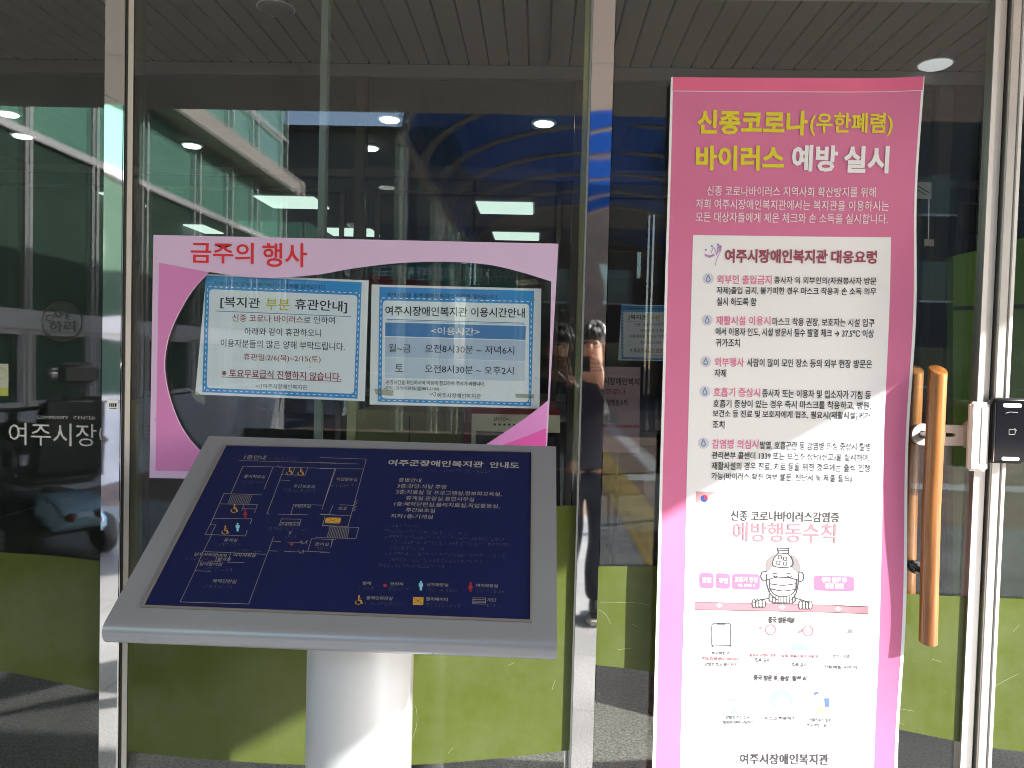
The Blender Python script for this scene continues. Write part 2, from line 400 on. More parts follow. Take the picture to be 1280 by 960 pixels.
sheet('granite_paving', -4.6, 7.0, -5.2, -0.001, 0.0, GRAN)
sheet('brick_pavement', -4.6, 9.0, -21.0, -5.2, 0.0, BRICKP)
TACT = tiles_mat('tactile_blocks', (0.52, 0.36, 0.07, 1), (0.45, 0.32, 0.07, 1), (0.22, 0.15, 0.05, 1), 0.3, 0.075, 0.8, 0.15, 60, 0.02, 0.0)
sheet('tactile_path', 0.82, 1.18, -18.0, -2.6, 0.005, TACT)
sheet('pale_path_edge', 1.55, 1.80, -18.0, -5.0, 0.004, mat('pale_stone', (0.5, 0.49, 0.46, 1), 0.8, var=0.1))
sheet('cross_path', -4.6, 7.0, -7.9, -7.4, 0.003, mat('pale_stone', None))
sheet('lobby_floor', -4.5, 5.0, 0.0, 14.0, -0.002, FLOORM)

# interior ceiling of the porch: narrow planks with shadow gaps
PLANK = mat('ceiling_plank_paint', (0.27, 0.265, 0.225, 1), 0.5, var=0.04, scale=4)
b = MB()
pw = 0.1105
x = -4.4
while x < 4.9:
    b.box(x, x + pw - 0.012, 0.06, 2.28, 3.062, 3.085); x += pw
struct(b.build('plank_ceiling', PLANK))
b = MB(); b.box(-4.5, 5, 0.0, 2.35, 3.087, 3.12); b.box(-4.5, 5, 2.2805, 2.35, 3.0615, 3.0865); struct(b.build('ceiling', mat('dark_void', (0.02, 0.02, 0.02, 1), 0.9)))
DARKW = mat('lobby_wall_paint', (0.16, 0.17, 0.16, 1), 0.7, var=0.1, scale=2)
b = MB(); b.box(-4.5, 5, 2.36, 14, 3.03, 3.1); struct(b.build('lobby_ceiling', mat('lobby_ceiling_board', (0.22, 0.22, 0.21, 1), 0.8, var=0.06, scale=3)))
b = MB(); b.box(-4.5, 5, 14, 14.2, 0, 3.1); struct(b.build('lobby_back_wall', DARKW))
b = MB(); b.box(-4.62, -4.5, 0.02, 14, 0, 3.12); struct(b.build('lobby_side_wall', DARKW))
GREENW = mat('green_wall_paint', (0.12, 0.24, 0.02, 1), 0.55, var=0.08, scale=3)
b = MB(); b.box(5.0, 5.12, 0.02, 14, 0, 3.12); wl = struct(b.build('lobby_side_wall', DARKW))
b = MB(); b.box(-4.6, 5.1, 0.03, 0.3, 3.125, 7.5); struct(b.build('entrance_upper_wall', mat('beige_panel', (0.5, 0.46, 0.4, 1), 0.6, var=0.05)))
b = MB(); b.box(-4.6, -2.62, 0.0, 0.25, 0, 3.12); b.box(2.66, 5.1, 0.0, 0.25, 0, 3.12); struct(b.build('entrance_wall', MATS['beige_panel']))

# ------------------------------------------------------------------ canopy over the entrance
SOFF = mat('soffit_panel', (0.47, 0.415, 0.37, 1), 0.45, var=0.03, scale=2)
CB, CF, CX = 3.18, -3.5, 0.886 + (3.18 - 1.39) * SUN.x / SUN.z     # underside, front edge, right edge
can = empty('entrance_canopy', (0, -1.7, CB), 'flat beige canopy roofing the glass entrance', 'canopy')
b = MB()
xs = [-4.55, -3.0, -1.5, 0.0, 1.5, 3.0, CX]
ys = [CF, -2.6, -1.7, -0.8, 0.02]
for i in range(len(xs) - 1):
    for j in range(len(ys) - 1):
        b.box(xs[i] + 0.004, xs[i + 1] - 0.004, ys[j] + 0.004, ys[j + 1] - 0.004, CB, CB + 0.02)
b.build('soffit', SOFF, can)
b = MB(); b.box(-4.56, CX, CF - 0.001, 0.02, CB + 0.022, CB + 0.5); b.build('roof_slab', MATS['beige_panel'], can)
LAMP = emit('lit_lamp', (1.0, 0.95, 0.86, 1), 1.2)
for (lx, ly) in ((-1.6, -1.25), (0.55, -1.25), (2.6, -1.25)):
    b = MB(); b.lathe([(0.10, 0.0), (0.10, -0.012), (0.085, -0.014)], (lx, ly, CB - 0.001)); f = b.build('downlight', WHITE, can)
    b = MB(); b.lathe([(0.08, 0.0), (0.075, -0.012), (0.04, -0.02)], (lx, ly, CB - 0.015)); b.build('lamp_lens', LAMP, f)

# ------------------------------------------------------------------ glass front
def wedge(mb, x0, x1, z0, z1, y0=0.0, t=0.009, tilt=0.0042):
    """a pane whose inner face leans a hair from the outer one, so reflections double as in real double glazing"""
    xm = (x0 + x1) / 2
    f = lambda x: y0 + t + tilt * (x - x0)
    mb.add([(x0, y0, z0), (x1, y0, z0), (x1, y0, z1), (x0, y0, z1), (x0, f(x0), z0), (x1, f(x1), z0), (x1, f(x1), z1), (x0, f(x0), z1)],
           [(0, 1, 2, 3), (7, 6, 5, 4), (0, 4, 5, 1), (1, 5, 6, 2), (2, 6, 7, 3), (3, 7, 4, 0)])
FILMP = Plane((0, -0.0006, 0))
def film(parent, top, bot):
    b = MB(); FILMP.loops(b, [top + bot[::-1]], 0.0, 0.0008); return b.build('green_film', FILM, parent)
def smooth(pts, k=6):                     # Catmull-Rom through pixel points
    o = []
    for i in range(len(pts) - 1):
        p0 = pts[max(i - 1, 0)]; p1 = pts[i]; p2 = pts[i + 1]; p3 = pts[min(i + 2, len(pts) - 1)]
        for j in range(k):
            t = j / k
            o.append(tuple(0.5 * (2 * b_ + (c_ - a_) * t + (2 * a_ - 5 * b_ + 4 * c_ - d_) * t * t + (3 * b_ - a_ - 3 * c_ + d_) * t ** 3)
                           for a_, b_, c_, d_ in zip(p0, p1, p2, p3)))
    return o + [pts[-1]]
XL0, XL1, XR0, XR1 = -1.134, -1.082, 0.1145, 0.170
def glass_panel(x0, x1, label):
    g = empty('glass_panel', ((x0 + x1) / 2, 0, 0.0), label, 'window', 'fixed glass panels of the entrance')
    b = MB(); wedge(b, x0 + 0.001, x1 - 0.001, 0.06, 3.06); b.build('pane', PANE, g)
    b = MB(); b.box(x0, x1, -0.012, 0.03, 0.0, 0.058); b.build('bottom_rail', SATIN, g)
    return g
SCR = mat('scratch_white', (0.36, 0.40, 0.24, 1), 0.8)
def scratches(parent, lst):
    pl = Plane((0, -0.0022, 0))
    for pts in lst:
        b = MB(); pl.line(b, smooth(pts, 4) if len(pts) > 2 else pts, 0.32, 0.0); b.build('scratch', SCR, parent)
gl = glass_panel(-2.6, XL0 + 0.002, 'dim glass panel left of both mullions with white lettering on it')
film(gl, smooth([(-560, 650), (-300, 660), (-100, 680), (0, 690), (60, 694), (125, 701)]), smooth([(-560, 770), (-300, 790), (-100, 822), (0, 838), (60, 850), (125, 865)]))
gm = glass_panel(XL1, XR0, 'wide glass panel behind the notice board and map stand')
film(gm, smooth([(151, 718), (260, 690), (400, 656), (560, 638), (650, 634), (741, 631)]), smooth([(150, 938), (260, 949), (385, 956), (510, 956), (620, 948), (741, 934)]))
scratches(gm, [[(515, 925), (521, 905), (520, 885), (514, 880)], [(635, 832), (643, 828)], [(690, 862), (694, 850)], [(560, 942), (566, 935)]])
# lettering stuck on the left panel
LETTER = mat('white_vinyl', (0.42, 0.43, 0.42, 1), 0.6)
fp = Plane((0, -0.0015, 0))
b = MB()
fp.text(b, '여주시장애', 11, 147, 556, 559, 28, 0.0004)
b.build('window_lettering', LETTER, gl)
lines(fp, 'small_window_lettering', LETTER, gl, [('COMMUNITY', 46, 85.5, 523.2, 524, 3.8), ('CENTER', 92, 119.5, 524, 524.6, 3.8)], 0.0004)
b = MB()
fp.text(b, '인복', 168, 190, 551, 551.6, 25, 0.0004)
b.build('window_lettering', mat('grey_vinyl', (0.10, 0.12, 0.13, 1), 0.6), gm)
# upright joint in the middle glass
b = MB(); p0 = at(403, 40, 0.03); b.box(p0.x - 0.002, p0.x + 0.016, 0.024, 0.05, 0.06, 3.06); b.build('glass_joint', mat('green_glass_edge', (0.11, 0.15, 0.13, 1), 0.15, spec=0.8), gm)

def mullion(x0, x1, proud, label, turn=0.0):
    g = empty('steel_mullion', ((x0 + x1) / 2, 0, 0), label, 'mullion', 'polished steel mullions of the glass front')
    b = MB(); b.box(x0, x1, -proud, 0.075, 0.0, 3.06)
    o = b.build('post', STEEL, g, bevel=0.0025, seg=2)
    return g
ml = mullion(XL0, XL1, 0.040, 'mirror steel mullion left of the pink notice board')
b = MB(); b.box(XL1 + 0.0005, XL1 + 0.0025, -0.034, -0.026, 0.0, 3.06); b.build('rubber_seal', DARKGAP, ml)
b = MB(); b.box(XL1 + 0.0005, XL1 + 0.004, -0.0255, -0.002, 0.0, 3.06); b.build('side_channel', EDGE, ml)
b = MB(); b.box(XL1 + 0.0005, XL1 + 0.006, -0.0018, -0.0003, 0.0, 3.06); b.build('glazing_seal', DARKGAP, ml)
sp = Plane((0, -0.0412, 0)); b = MB(); sp.loops(b, [[(134, 500), (147.5, 500.5), (147.3, 513), (133.8, 512.5)]], 0, 0.0008); st = b.build('sticker', WHITE, ml)
b = MB()
for i, xx in enumerate((137.5, 139.2, 140.5, 142.4, 144.2, 145.4)): sp.poly(b, [(xx - 0.6, 504), (xx + 0.6, 504), (xx + 0.6, 508.5), (xx - 0.6, 508.5)], 0.0012)
sp.poly(b, [(137, 510), (146, 510.2), (146, 511), (137, 510.8)], 0.0012); b.build('sticker_print', BLACK, st)
# the right mullion's cladding is turned a little in plan
g = empty('steel_mullion', ((XR0 + XR1) / 2, 0, 0), 'mirror steel mullion between notice board and pink banner', 'mullion', 'polished steel mullions of the glass front')
b = MB(); tw = math.tan(math.radians(2.2)) * (XR1 - XR0)
b.add([(XR0, -0.016, 0), (XR1, -0.016 - tw, 0), (XR1, 0.075, 0), (XR0, 0.075, 0), (XR0, -0.016, 3.06), (XR1, -0.016 - tw, 3.06), (XR1, 0.075, 3.06), (XR0, 0.075, 3.06)],
      [(0, 1, 2, 3), (7, 6, 5, 4), (0, 4, 5, 1), (1, 5, 6, 2), (2, 6, 7, 3), (3, 7, 4, 0)])
b.build('post', STEEL, g, bevel=0.002)
b = MB(); b.box(XR0 - 0.005, XR0 - 0.0005, -0.012, 0.05, 0.0, 3.06); b.build('side_channel', mat('grey_green_edge', (0.42, 0.44, 0.40, 1), 0.4, 0.4), g)

# ------------------------------------------------------------------ glass door on the right
XD0, XD1 = XR1 + 0.004, 1.150
door = empty('glass_door', ((XD0 + XD1) / 2, 0, 0.0), 'glass door with wooden bar handles behind the pink banner', 'door')
b = MB(); wedge(b, XD0, 1.119, 0.02, 2.385, tilt=0.003); b.build('pane', PANE, door)
film(door, smooth([(748, 708), (838, 708), (940, 716), (1040, 730), (1120, 741), (1212, 746)]), smooth([(744, 831), (820, 841), (920, 866), (1020, 889), (1120, 911), (1205, 928)]))
scratches(door, [[(750, 752.6), (790, 753.2), (812, 756)], [(748, 762), (758, 769), (763, 780)], [(790, 780), (798, 784)], [(1125, 886), (1142, 889)], [(1165, 824), (1176, 827)], [(1124, 903), (1130, 906)], [(772, 812), (790, 810)]])
b = MB(); b.box(1.117, 1.1275, -0.0085, 0.026, 0.0, 2.385); b.box(1.128, 1.1480, -0.006, 0.03, 0.0, 2.385); b.build('stile', SATIN, door, bevel=0.002)
b = MB(); b.box(1.1165, 1.1282, -0.010, -0.0087, 0.0, 2.385); b.build('stile_edge', EDGE, door)
b = MB(); b.box(XD0, 1.1475, -0.012, 0.03, 2.388, 2.43); b.build('top_rail', SATIN, door)
WOOD = wood_mat('varnished_wood', (0.18, 0.058, 0.012, 1), (0.38, 0.155, 0.036, 1))
for Y, cap in ((-0.068, 'outer'), (0.048, 'inner')):
    top = at(1172, 470, -0.068); bot = at(1160, 803, -0.068)
    pts = [(top.x, Y, top.z + 0.028), (top.x, Y, top.z - 0.1), (top.x - 0.001, Y, 1.1), (bot.x, Y, bot.z)]
    b = MB(); n = 20; r = 0.0215
    rings = []
    for i, (px_, py_, pz_) in enumerate(pts):
        for k in range(n):
            a = 2 * math.pi * k / n
            dz = (0.012 * math.sin(a) - 0.012) if i == 0 else (0.004 * math.sin(a) if i == len(pts) - 1 else 0)   # cut on the slant
            b.v.append(Vector((px_ + r * math.cos(a), py_ + r * math.sin(a), pz_ + dz)))
    for i in range(len(pts) - 1):
        for k in range(n): b.f.append((i * n + k, i * n + (k + 1) % n, (i + 1) * n + (k + 1) % n, (i + 1) * n + k))
    b.f.append(tuple(range(n))); b.f.append(tuple((len(pts) - 1) * n + k for k in range(n)))
    h = b.build('pull_handle', WOOD, door, smooth=True, bevel=0.0015)
    if cap == 'outer':
        for zz in (at(1165, 545, -0.03).z, at(1160, 712, -0.03).z):
            b = MB(); b.lathe([(0.010, -0.045), (0.010, 0.0), (0.017, 0.0), (0.017, 0.012)], (top.x - 0.004, -0.012, zz), 'Y', 16)
            b.lathe([(0.010, 0.0), (0.010, 0.05)], (top.x - 0.004, 0.012, zz), 'Y', 16)
            b.build('handle_bolt', mat('dark_chrome', (0.25, 0.25, 0.26, 1), 0.2, 1.0), h, smooth=True)
# pale plastic lock: a slotted tongue bolted behind the handle and an upright box on the stile
PLASTIC = mat('pale_plastic', (0.52, 0.46, 0.42, 1), 0.35, spec=0.5)
lp = Plane((0, -0.010, 0))
arm = [(1158, 530), (1203, 531.5), (1209, 526), (1212, 526), (1211, 562), (1207, 560), (1202, 557), (1156, 556)]
arm = [(1158 + 13.5 * math.cos(math.radians(a)) - 6, 543 + 13.5 * math.sin(math.radians(a))) for a in range(90, 271, 15)] + arm[1:-1]
slot = [(1181, 541), (1190, 541.3), (1193, 543.5), (1190, 546), (1181, 545.7)]
hole = [(1152 + 5 * math.cos(math.radians(a)), 543 + 5 * math.sin(math.radians(a))) for a in range(0, 360, 30)]
b = MB(); lp.loops(b, [arm, slot, hole], -0.004, 0.006); lk = b.build('lock_tongue', PLASTIC, door, bevel=0.0008)
p0, p1 = at(1212, 502, -0.035), at(1233, 589, -0.035)
b = MB(); b.box(p0.x, p1.x, -0.044, -0.0245, p1.z, p0.z); lb = b.build('lock_box', mat('white_plastic', (0.78, 0.75, 0.72, 1), 0.35), door, bevel=0.006, seg=3, smooth=True)
b = MB(); b.box(p0.x + 0.026, p1.x - 0.004, -0.0455, -0.0442, p1.z + 0.02, p0.z - 0.012); b.build('lock_cover', PLASTIC, lb, bevel=0.0006)

# frame post and the glass beyond it
g = empty('door_frame_post', (1.17, 0, 0), 'pale steel frame post between glass door and card reader', 'post')
b = MB(); b.box(1.1535, 1.178, -0.018, 0.07, 0, 3.06); b.build('post', SATIN, g, bevel=0.003)
b = MB(); b.box(1.1785, 1.190, -0.020, 0.07, 0, 3.06); b.build('edge_strip', EDGE, g, bevel=0.002)
b = MB(); b.box(1.1485, 1.1532, 0.0, 0.06, 0, 3.06); b.build('rubber_seal', DARKGAP, g)
gs = glass_panel(1.191, 2.62, 'glass panel right of the door at the edge of view')
film(gs, smooth([(1222, 746), (1300, 749), (1500, 752), (1900, 700)]), smooth([(1215, 931), (1300, 941), (1500, 950), (1900, 930)]))
fr = empty('transom_glass', (0.65, 0, 2.44), 'glass transom above the glass door', 'window')
b = MB(); wedge(b, XD0, 1.150, 2.435, 3.06, tilt=0.003); b.build('pane', PANE, fr)

scratches(gs, [[(1245, 857), (1258, 850), (1272, 843)], [(1266, 790), (1274, 781)]])
# card reader on the frame post
p0, p1 = at(1241, 497, -0.045), at(1281, 580, -0.045)
cr_ = empty('card_reader', ((p0.x + p1.x) / 2, -0.02, p1.z), 'glossy black card reader on the steel frame post', 'card reader')
GLOSSB = mat('glossy_black_plastic', (0.008, 0.008, 0.010, 1), 0.08, spec=0.6)
b = MB(); b.box(p0.x, p1.x, -0.05, -0.0195, p1.z, p0.z); b.build('housing', mat('black_plastic', (0.015, 0.015, 0.016, 1), 0.35), cr_, bevel=0.006, seg=3, smooth=True)
b = MB(); b.box(p0.x + 0.006, p1.x - 0.003, -0.0535, -0.0505, p1.z + 0.008, p0.z - 0.006); b.build('face_plate', GLOSSB, cr_, bevel=0.001)
b = MB(); b.box(p0.x + 0.004, p0.x + 0.0058, -0.0525, -0.0505, p1.z + 0.004, p0.z - 0.004); b.build('chrome_edge', STEEL, cr_)
rp = Plane((0, -0.0536, 0)); each('status_strip', WHITE, cr_, [lambda b: rp.loops(b, [rrect(1254, 504, 1277, 509, 2, 0.6)], 0.0, 0.0006), lambda b: rp.loops(b, [rrect(1252, 571, 1274, 575.5, 2, 0.6)], 0.0, 0.0006)])
b = MB(); rp.line(b, [(1261, 537), (1268, 537), (1269, 540), (1268, 543), (1261, 543)], 0.6, closed=True); rp.line(b, [(1268, 535.5), (1270.5, 538.5)], 0.6)
b.build('card_symbol', mat('grey_print', (0.3, 0.3, 0.3, 1), 0.6), cr_)
b = MB(); rp.line(b, [(1257, 516.5), (1262, 515), (1272, 515.5)], 0.7); b.build('script_mark', MATS['grey_print'], cr_)

OLIVEY_ = mat('olive_ring_print', (0.40, 0.40, 0.05, 1), 0.6)
# ------------------------------------------------------------------ behind the glass: inner doors
YI = 2.3
FRM = mat('dark_bronze_frame', (0.085, 0.08, 0.065, 1), 0.4, 0.3)
inner = empty('inner_door_screen', (0, YI, 0), 'dim inner glass screen with dark frames across the lobby', 'glass screen')
b = MB(); b.box(-4.5, 5, YI - 0.02, YI + 0.05, 2.99, 3.06); b.build('head_rail', mat('grey_frame', (0.22, 0.22, 0.2, 1), 0.4, 0.3), inner)
b = MB()
posts = [(-3.5, -3.42), (at(160, 200, YI).x, at(172, 200, YI).x), (at(445, 200, YI).x, at(457, 200, YI).x), (at(717, 200, YI).x, at(735, 200, YI).x), (at(1168, 200, YI).x, at(1186, 200, YI).x), (3.2, 3.3)]
for (a, c) in posts:
    q = MB(); q.box(a, c, YI - 0.03, YI + 0.06, 0, 2.985); q.build('frame_post', FRM, inner, bevel=0.003)
zt = at(600, 218, YI).z
for (a, c) in zip(posts, posts[1:]):
    q = MB(); q.box(a[1] + 0.002, c[0] - 0.002, YI - 0.015, YI + 0.045, zt - 0.03, zt + 0.012); q.build('transom_bar', FRM, inner)
    q = MB(); q.box(a[1] + 0.003, c[0] - 0.003, YI + 0.008, YI + 0.014, 0.02, zt - 0.032); q.build('pane', INNERPANE, inner)
    q = MB(); q.box(a[1] + 0.003, c[0] - 0.003, YI + 0.008, YI + 0.014, zt + 0.014, 2.987); q.build('pane', INNERPANE, inner)
    q = MB(); q.box(a[1] + 0.06, a[1] + 0.085, YI - 0.012, YI + 0.006, 0.02, zt - 0.10); q.box(c[0] - 0.085, c[0] - 0.06, YI - 0.012, YI + 0.006, 0.02, zt - 0.10)
    q.box(a[1] + 0.06, c[0] - 0.06, YI - 0.012, YI + 0.006, zt - 0.115, zt - 0.098); q.build('leaf_frame', FRM, inner)

# lights inside
PANEL = emit('lit_ceiling_panel', (0.92, 1.0, 0.95, 1), 0.26)
for i, (xa, xb, ya, yb, lab) in enumerate((
        (70, 182, 240, 256, 'lit ceiling panel seen left of the left mullion, nearer row'), (330, 408, 245, 259, 'lit ceiling panel above the lettering of the pink board, nearer row'),
        (597, 673, 252, 266, 'lit ceiling panel left of the right mullion, nearer row'), (0, 75, 277, 287, 'lit ceiling panel at the left edge of the photo, farther row'),
        (190, 272, 280, 290, 'lit ceiling panel just above the board left corner, farther row'), (410, 475, 285, 294, 'lit ceiling panel above the board middle, farther row'),
        (617, 680, 290, 299, 'lit ceiling panel above the board right corner, farther row'))):
    c = at_z((xa + xb) / 2 - 3, (ya + yb) / 2, 3.03); c1 = at_z(xa, yb, 3.03); c2 = at_z(xb, yb, 3.03); hw = (c2.x - c1.x) * 0.43
    if i == 0: hw *= 0.75
    d1 = at_z((xa + xb) / 2, yb, 3.03).y; d0 = at_z((xa + xb) / 2, ya, 3.03).y; hd = min(0.35, (d0 - d1) / 2)
    pl = empty('ceiling_light', (c.x, c.y, 3.02), lab, 'ceiling light', 'lit square ceiling panels of the lobby')
    q = MB(); q.box(c.x - hw, c.x + hw, c.y - hd, c.y + hd, 3.012, 3.0245); q.build('diffuser', PANEL, pl)
    q = MB(); q.box(c.x - hw - 0.02, c.x + hw + 0.02, c.y - hd - 0.02, c.y + hd + 0.02, 3.0248, 3.0295); q.build('light_frame', WHITE, pl)
DL = emit('lit_downlight', (1.0, 0.97, 0.9, 1), 2.2)
for (px, py, lab) in ((680, 152, 'bright round downlight left of the right mullion'), (462, 183, 'bright round downlight above the middle of the pink board'),
                      (487, 147, 'small round downlight beside the inner frame post'), (28, 168, 'bright round downlight at the far left'),
                      (240, 180, 'round downlight between left mullion and middle'), (10, 140, 'round downlight cut by the left edge')):
    c = at_z(px, py, 3.03); dlt = empty('downlight', (c.x, c.y, 3.03), lab, 'downlight', 'round downlights in the lobby ceiling')
    q = MB(); q.lathe([(0.085, 0.0), (0.085, -0.010), (0.068, -0.014)], (c.x, c.y, 3.0295), n=24); q.build('bezel', WHITE, dlt)
    q = MB(); q.lathe([(0.064, 0.0), (0.060, -0.008), (0.03, -0.012)], (c.x, c.y, 3.015), n=24); q.build('lamp_lens', DL, dlt)
for (px, py, lab) in ((1169, 80, 'round glass ceiling lamp above the door, right of the banner top'), (345, 10, 'faint round glass ceiling lamp at the top left')):
    c = at_z(px, py, 3.06); dlt = empty('bowl_lamp', (c.x, c.y, 3.06), lab, 'ceiling lamp', 'round glass lamps on the plank ceiling')
    q = MB(); q.lathe([(0.082, 0.0), (0.080, -0.008), (0.062, -0.018), (0.03, -0.024)], (c.x, c.y, 3.060), n=28); q.build('glass_bowl', (emit('glowing_opal_glass', (0.95, 1.0, 1.0, 1), 0.10) if px > 800 else mat('opal_glass', (0.25, 0.25, 0.22, 1), 0.3)), dlt, smooth=True)
    q = MB(); q.lathe([(0.088, 0.0), (0.088, -0.004)], (c.x, c.y, 3.0615), n=28); q.build('bezel', WHITE, dlt)

# low things in the lobby
desk = empty('reception_desk', (-1.2, 6, 0), 'dark reception desk deep inside the lobby', 'desk')
q = MB(); q.box(-2.9, 0.3, 6.0, 6.6, 0, 1.02); q.build('front', mat('dark_wood', (0.06, 0.035, 0.02, 1), 0.5, var=0.2), desk)
q = MB(); q.box(-3.0, 0.4, 5.9, 6.7, 1.022, 1.07); q.build('counter_top', mat('cream_laminate', (0.35, 0.32, 0.24, 1), 0.4), desk)
gp = empty('green_partition', (2.6, 1.6, 0), 'bright green wall panel inside, right of the door handles', 'partition')
gpl = Plane((0, 1.6, 0)); q = MB()
gpl.loops(q, [smooth([(1184, 322), (1200, 318), (1228, 312), (1300, 292), (1420, 270), (1600, 262)]) + [(1600, 1100), (1184, 1100)]], 0.0, 0.05); q.build('panel', GREENW, gp)
q = MB(); gpl.loops(q, [[(1184.5, 384), (1600, 372), (1600, 376), (1184.5, 389)]], 0.051, 0.056); q.build('rail', mat('dark_line', (0.03, 0.04, 0.02, 1), 0.6), gp)
ib = empty('inner_banner', (at(776, 520, 2.1).x, 2.1, 0.3), 'dim pale standing banner inside, below the small inner poster', 'banner')
ibp = Plane((0, 2.1, 0)); q = MB(); ibp.loops(q, [[(748, 458), (800.5, 459), (799, 566), (747, 565)]], 0.0, 0.002); q.build('cloth', mat('pale_rose_cloth', (0.46, 0.34, 0.36, 1), 0.7), ib)
lines(ibp, 'banner_lettering', BLACK, ib, [('시장애인복지', 754, 799, 481, 482, 9.5, 0.02), ('예방행동수칙', 754, 784, 507, 507.6, 8, 0.02)], 0.0026)
lines(ibp, 'banner_lettering', mat('banner_red_print', (0.35, 0.05, 0.10, 1), 0.6), ib, [('코로나', 756, 782, 493.5, 494, 8, 0.02)], 0.0026)
q = MB(); ibp.disc(q, 765, 521, 8, 0.0026); q.build('face_print', mat('grey_print', (0.3, 0.3, 0.3, 1), 0.6), ib)
q = MB(); ibp.poly(q, [(752, 530), (799, 531), (799, 535), (752, 534)], 0.0026); q.build('bar_print', MATS['banner_red_print'], ib)
q = MB(); q.tube([(at(774, 500, 2.11).x, 2.112, 0.01), (at(774, 500, 2.11).x, 2.112, 1.4)], 0.01, 8).box(at(755, 500, 2.1).x, at(793, 500, 2.1).x, 1.95, 2.25, 0.0, 0.02); q.build('stand', FRM, ib)
wn = empty('small_notice', (at(5, 475, 0).x, -0.002, at(5, 475, 0).z), 'small pale notice with yellow-green foot at the left edge of the photo', 'notice')
wnp = Plane((0, -0.0018, 0)); q = MB(); wnp.loops(q, [[(-22, 453.5), (10.5, 455), (10.5, 495), (-22, 494)]], 0.0, 0.0006); q.build('paper', mat('notice_paper', (0.35, 0.37, 0.30, 1), 0.6), wn)
q = MB(); wnp.poly(q, [(-22, 484), (10.5, 485), (10.5, 495), (-22, 494)], 0.0009); q.build('foot_print', mat('yellow_green_print', (0.30, 0.36, 0.05, 1), 0.6), wn)
q = MB(); wnp.ring(q, 1, 467, 7, 1.2, 0.001); q.build('ring_print', OLIVEY_, wn)
hn = empty('hanging_notice', (at(1156, 240, 1.2).x, 1.2, at(1156, 240, 1.2).z), 'small grey notice hanging inside beside the banner top', 'notice')
hnp = Plane((0, 1.2, 0)); q = MB(); hnp.loops(q, [[(1140, 227), (1164, 228), (1164, 249), (1140, 248)]], 0.0, 0.002); q.build('paper', mat('notice_grey', (0.30, 0.30, 0.28, 1), 0.6), hn)
q = MB(); hnp.line(q, [(1147, 233), (1161, 241)], 1.2, 0.0026); hnp.line(q, [(1147, 238), (1157, 243.5)], 1.0, 0.0026); q.build('notice_print', BLACK, hn)
q = MB(); q.tube([tuple(at(1161, 249, 1.2)), tuple(at(1160.5, 300, 1.2))], 0.0025, 6); q.build('cord', WHITE, hn)
q = MB(); hnp.loops(q, [[(1155, 299), (1167, 299.5), (1167, 308), (1155, 307.5)]], 0.0, 0.004); q.build('tag', mat('cream_laminate', (0.35, 0.32, 0.24, 1), 0.4), hn)
YC = 1.25
c0, c1, c2 = at(447, 512, YC), at(578, 512, YC), at(435, 500, YC)
gp2 = empty('olive_cabinet', ((c0.x + c1.x) / 2, YC, 0), 'olive green cabinet inside, low between the two posters', 'cabinet')
q = MB(); q.box(c0.x, c1.x, YC, YC + 0.4, 0, c0.z); q.build('carcass', mat('olive_paint', (0.14, 0.155, 0.04, 1), 0.6, var=0.1), gp2)
q = MB(); q.box(c2.x, c0.x - 0.004, YC - 0.012, YC + 0.03, 0, c2.z + 0.1); q.build('upright', mat('pale_green_trim', (0.40, 0.44, 0.22, 1), 0.5), gp2)
q = MB(); q.box((c0.x + c1.x) / 2 - 0.003, (c0.x + c1.x) / 2 + 0.003, YC - 0.003, YC - 0.0005, 0.05, c0.z - 0.02); q.build('door_gap', DARKGAP, gp2)
YV = 0.75
a = at(581, 508, YV); c = at(700, 508, YV)
vm = empty('drink_machine', ((a.x + c.x) / 2, YV, 0), 'dark red machine with cream front seen under the right poster', 'machine')
q = MB(); q.box(a.x, c.x, YV, YV + 0.5, 0.16, a.z); q.build('cabinet', mat('dark_red_paint', (0.16, 0.012, 0.014, 1), 0.35), vm, bevel=0.006)
q = MB(); q.box(a.x + 0.02, c.x - 0.02, YV + 0.06, YV + 0.46, 0.0, 0.159); q.build('plinth', mat('plinth_grey', (0.16, 0.155, 0.14, 1), 0.6), vm)
vp = Plane((0, YV - 0.003, 0))
q = MB(); vp.loops(q, [[(590, 517), (700, 519), (700, 700), (588, 700)]], -0.002, 0.012); q.build('front_panel', mat('cream_plastic', (0.5, 0.52, 0.40, 1), 0.4), vm)
vp2 = Plane((0, YV - 0.016, 0))
q = MB(); vp2.text(q, 'SANYO', 617, 632, 526, 526.4, 5); vp2.line(q, [(632, 524), (638, 525)], 0.7)
for i in range(5): vp2.disc(q, 618.5 + 6 * i, 530.5 + 0.1 * i, 1.5, k=10)
q.build('front_lettering', BLACK, vm)
q = MB(); vp2.loops(q, [[(595, 539), (700, 541), (700, 690), (594, 690)]], 0.0, 0.002); q.build('window', GLOSSB, vm)
# cream post and steel post close behind the glass, left of the right mullion
ep = empty('inner_door_edge', (0.07, 0.12, 0), 'narrow steel and cream door edge behind the glass, left of the mirror mullion', 'door edge')
a = at(717, 540, 0.12); c = at(725, 540, 0.12); e = at(730, 540, 0.12)
q = MB(); q.box(a.x, c.x, 0.12, 0.16, at(720, 588, .12).z, 2.9); q.build('cream_profile', mat('cream_profile', (0.42, 0.43, 0.2, 1), 0.5), ep)
q = MB(); q.box(a.x, c.x, 0.12, 0.16, 0.0, at(720, 588.6, .12).z); q.build('steel_foot', STEEL, ep)
q = MB(); q.box(c.x + 0.0005, e.x, 0.115, 0.165, 0.0, 2.9); q.build('steel_profile', STEEL, ep)
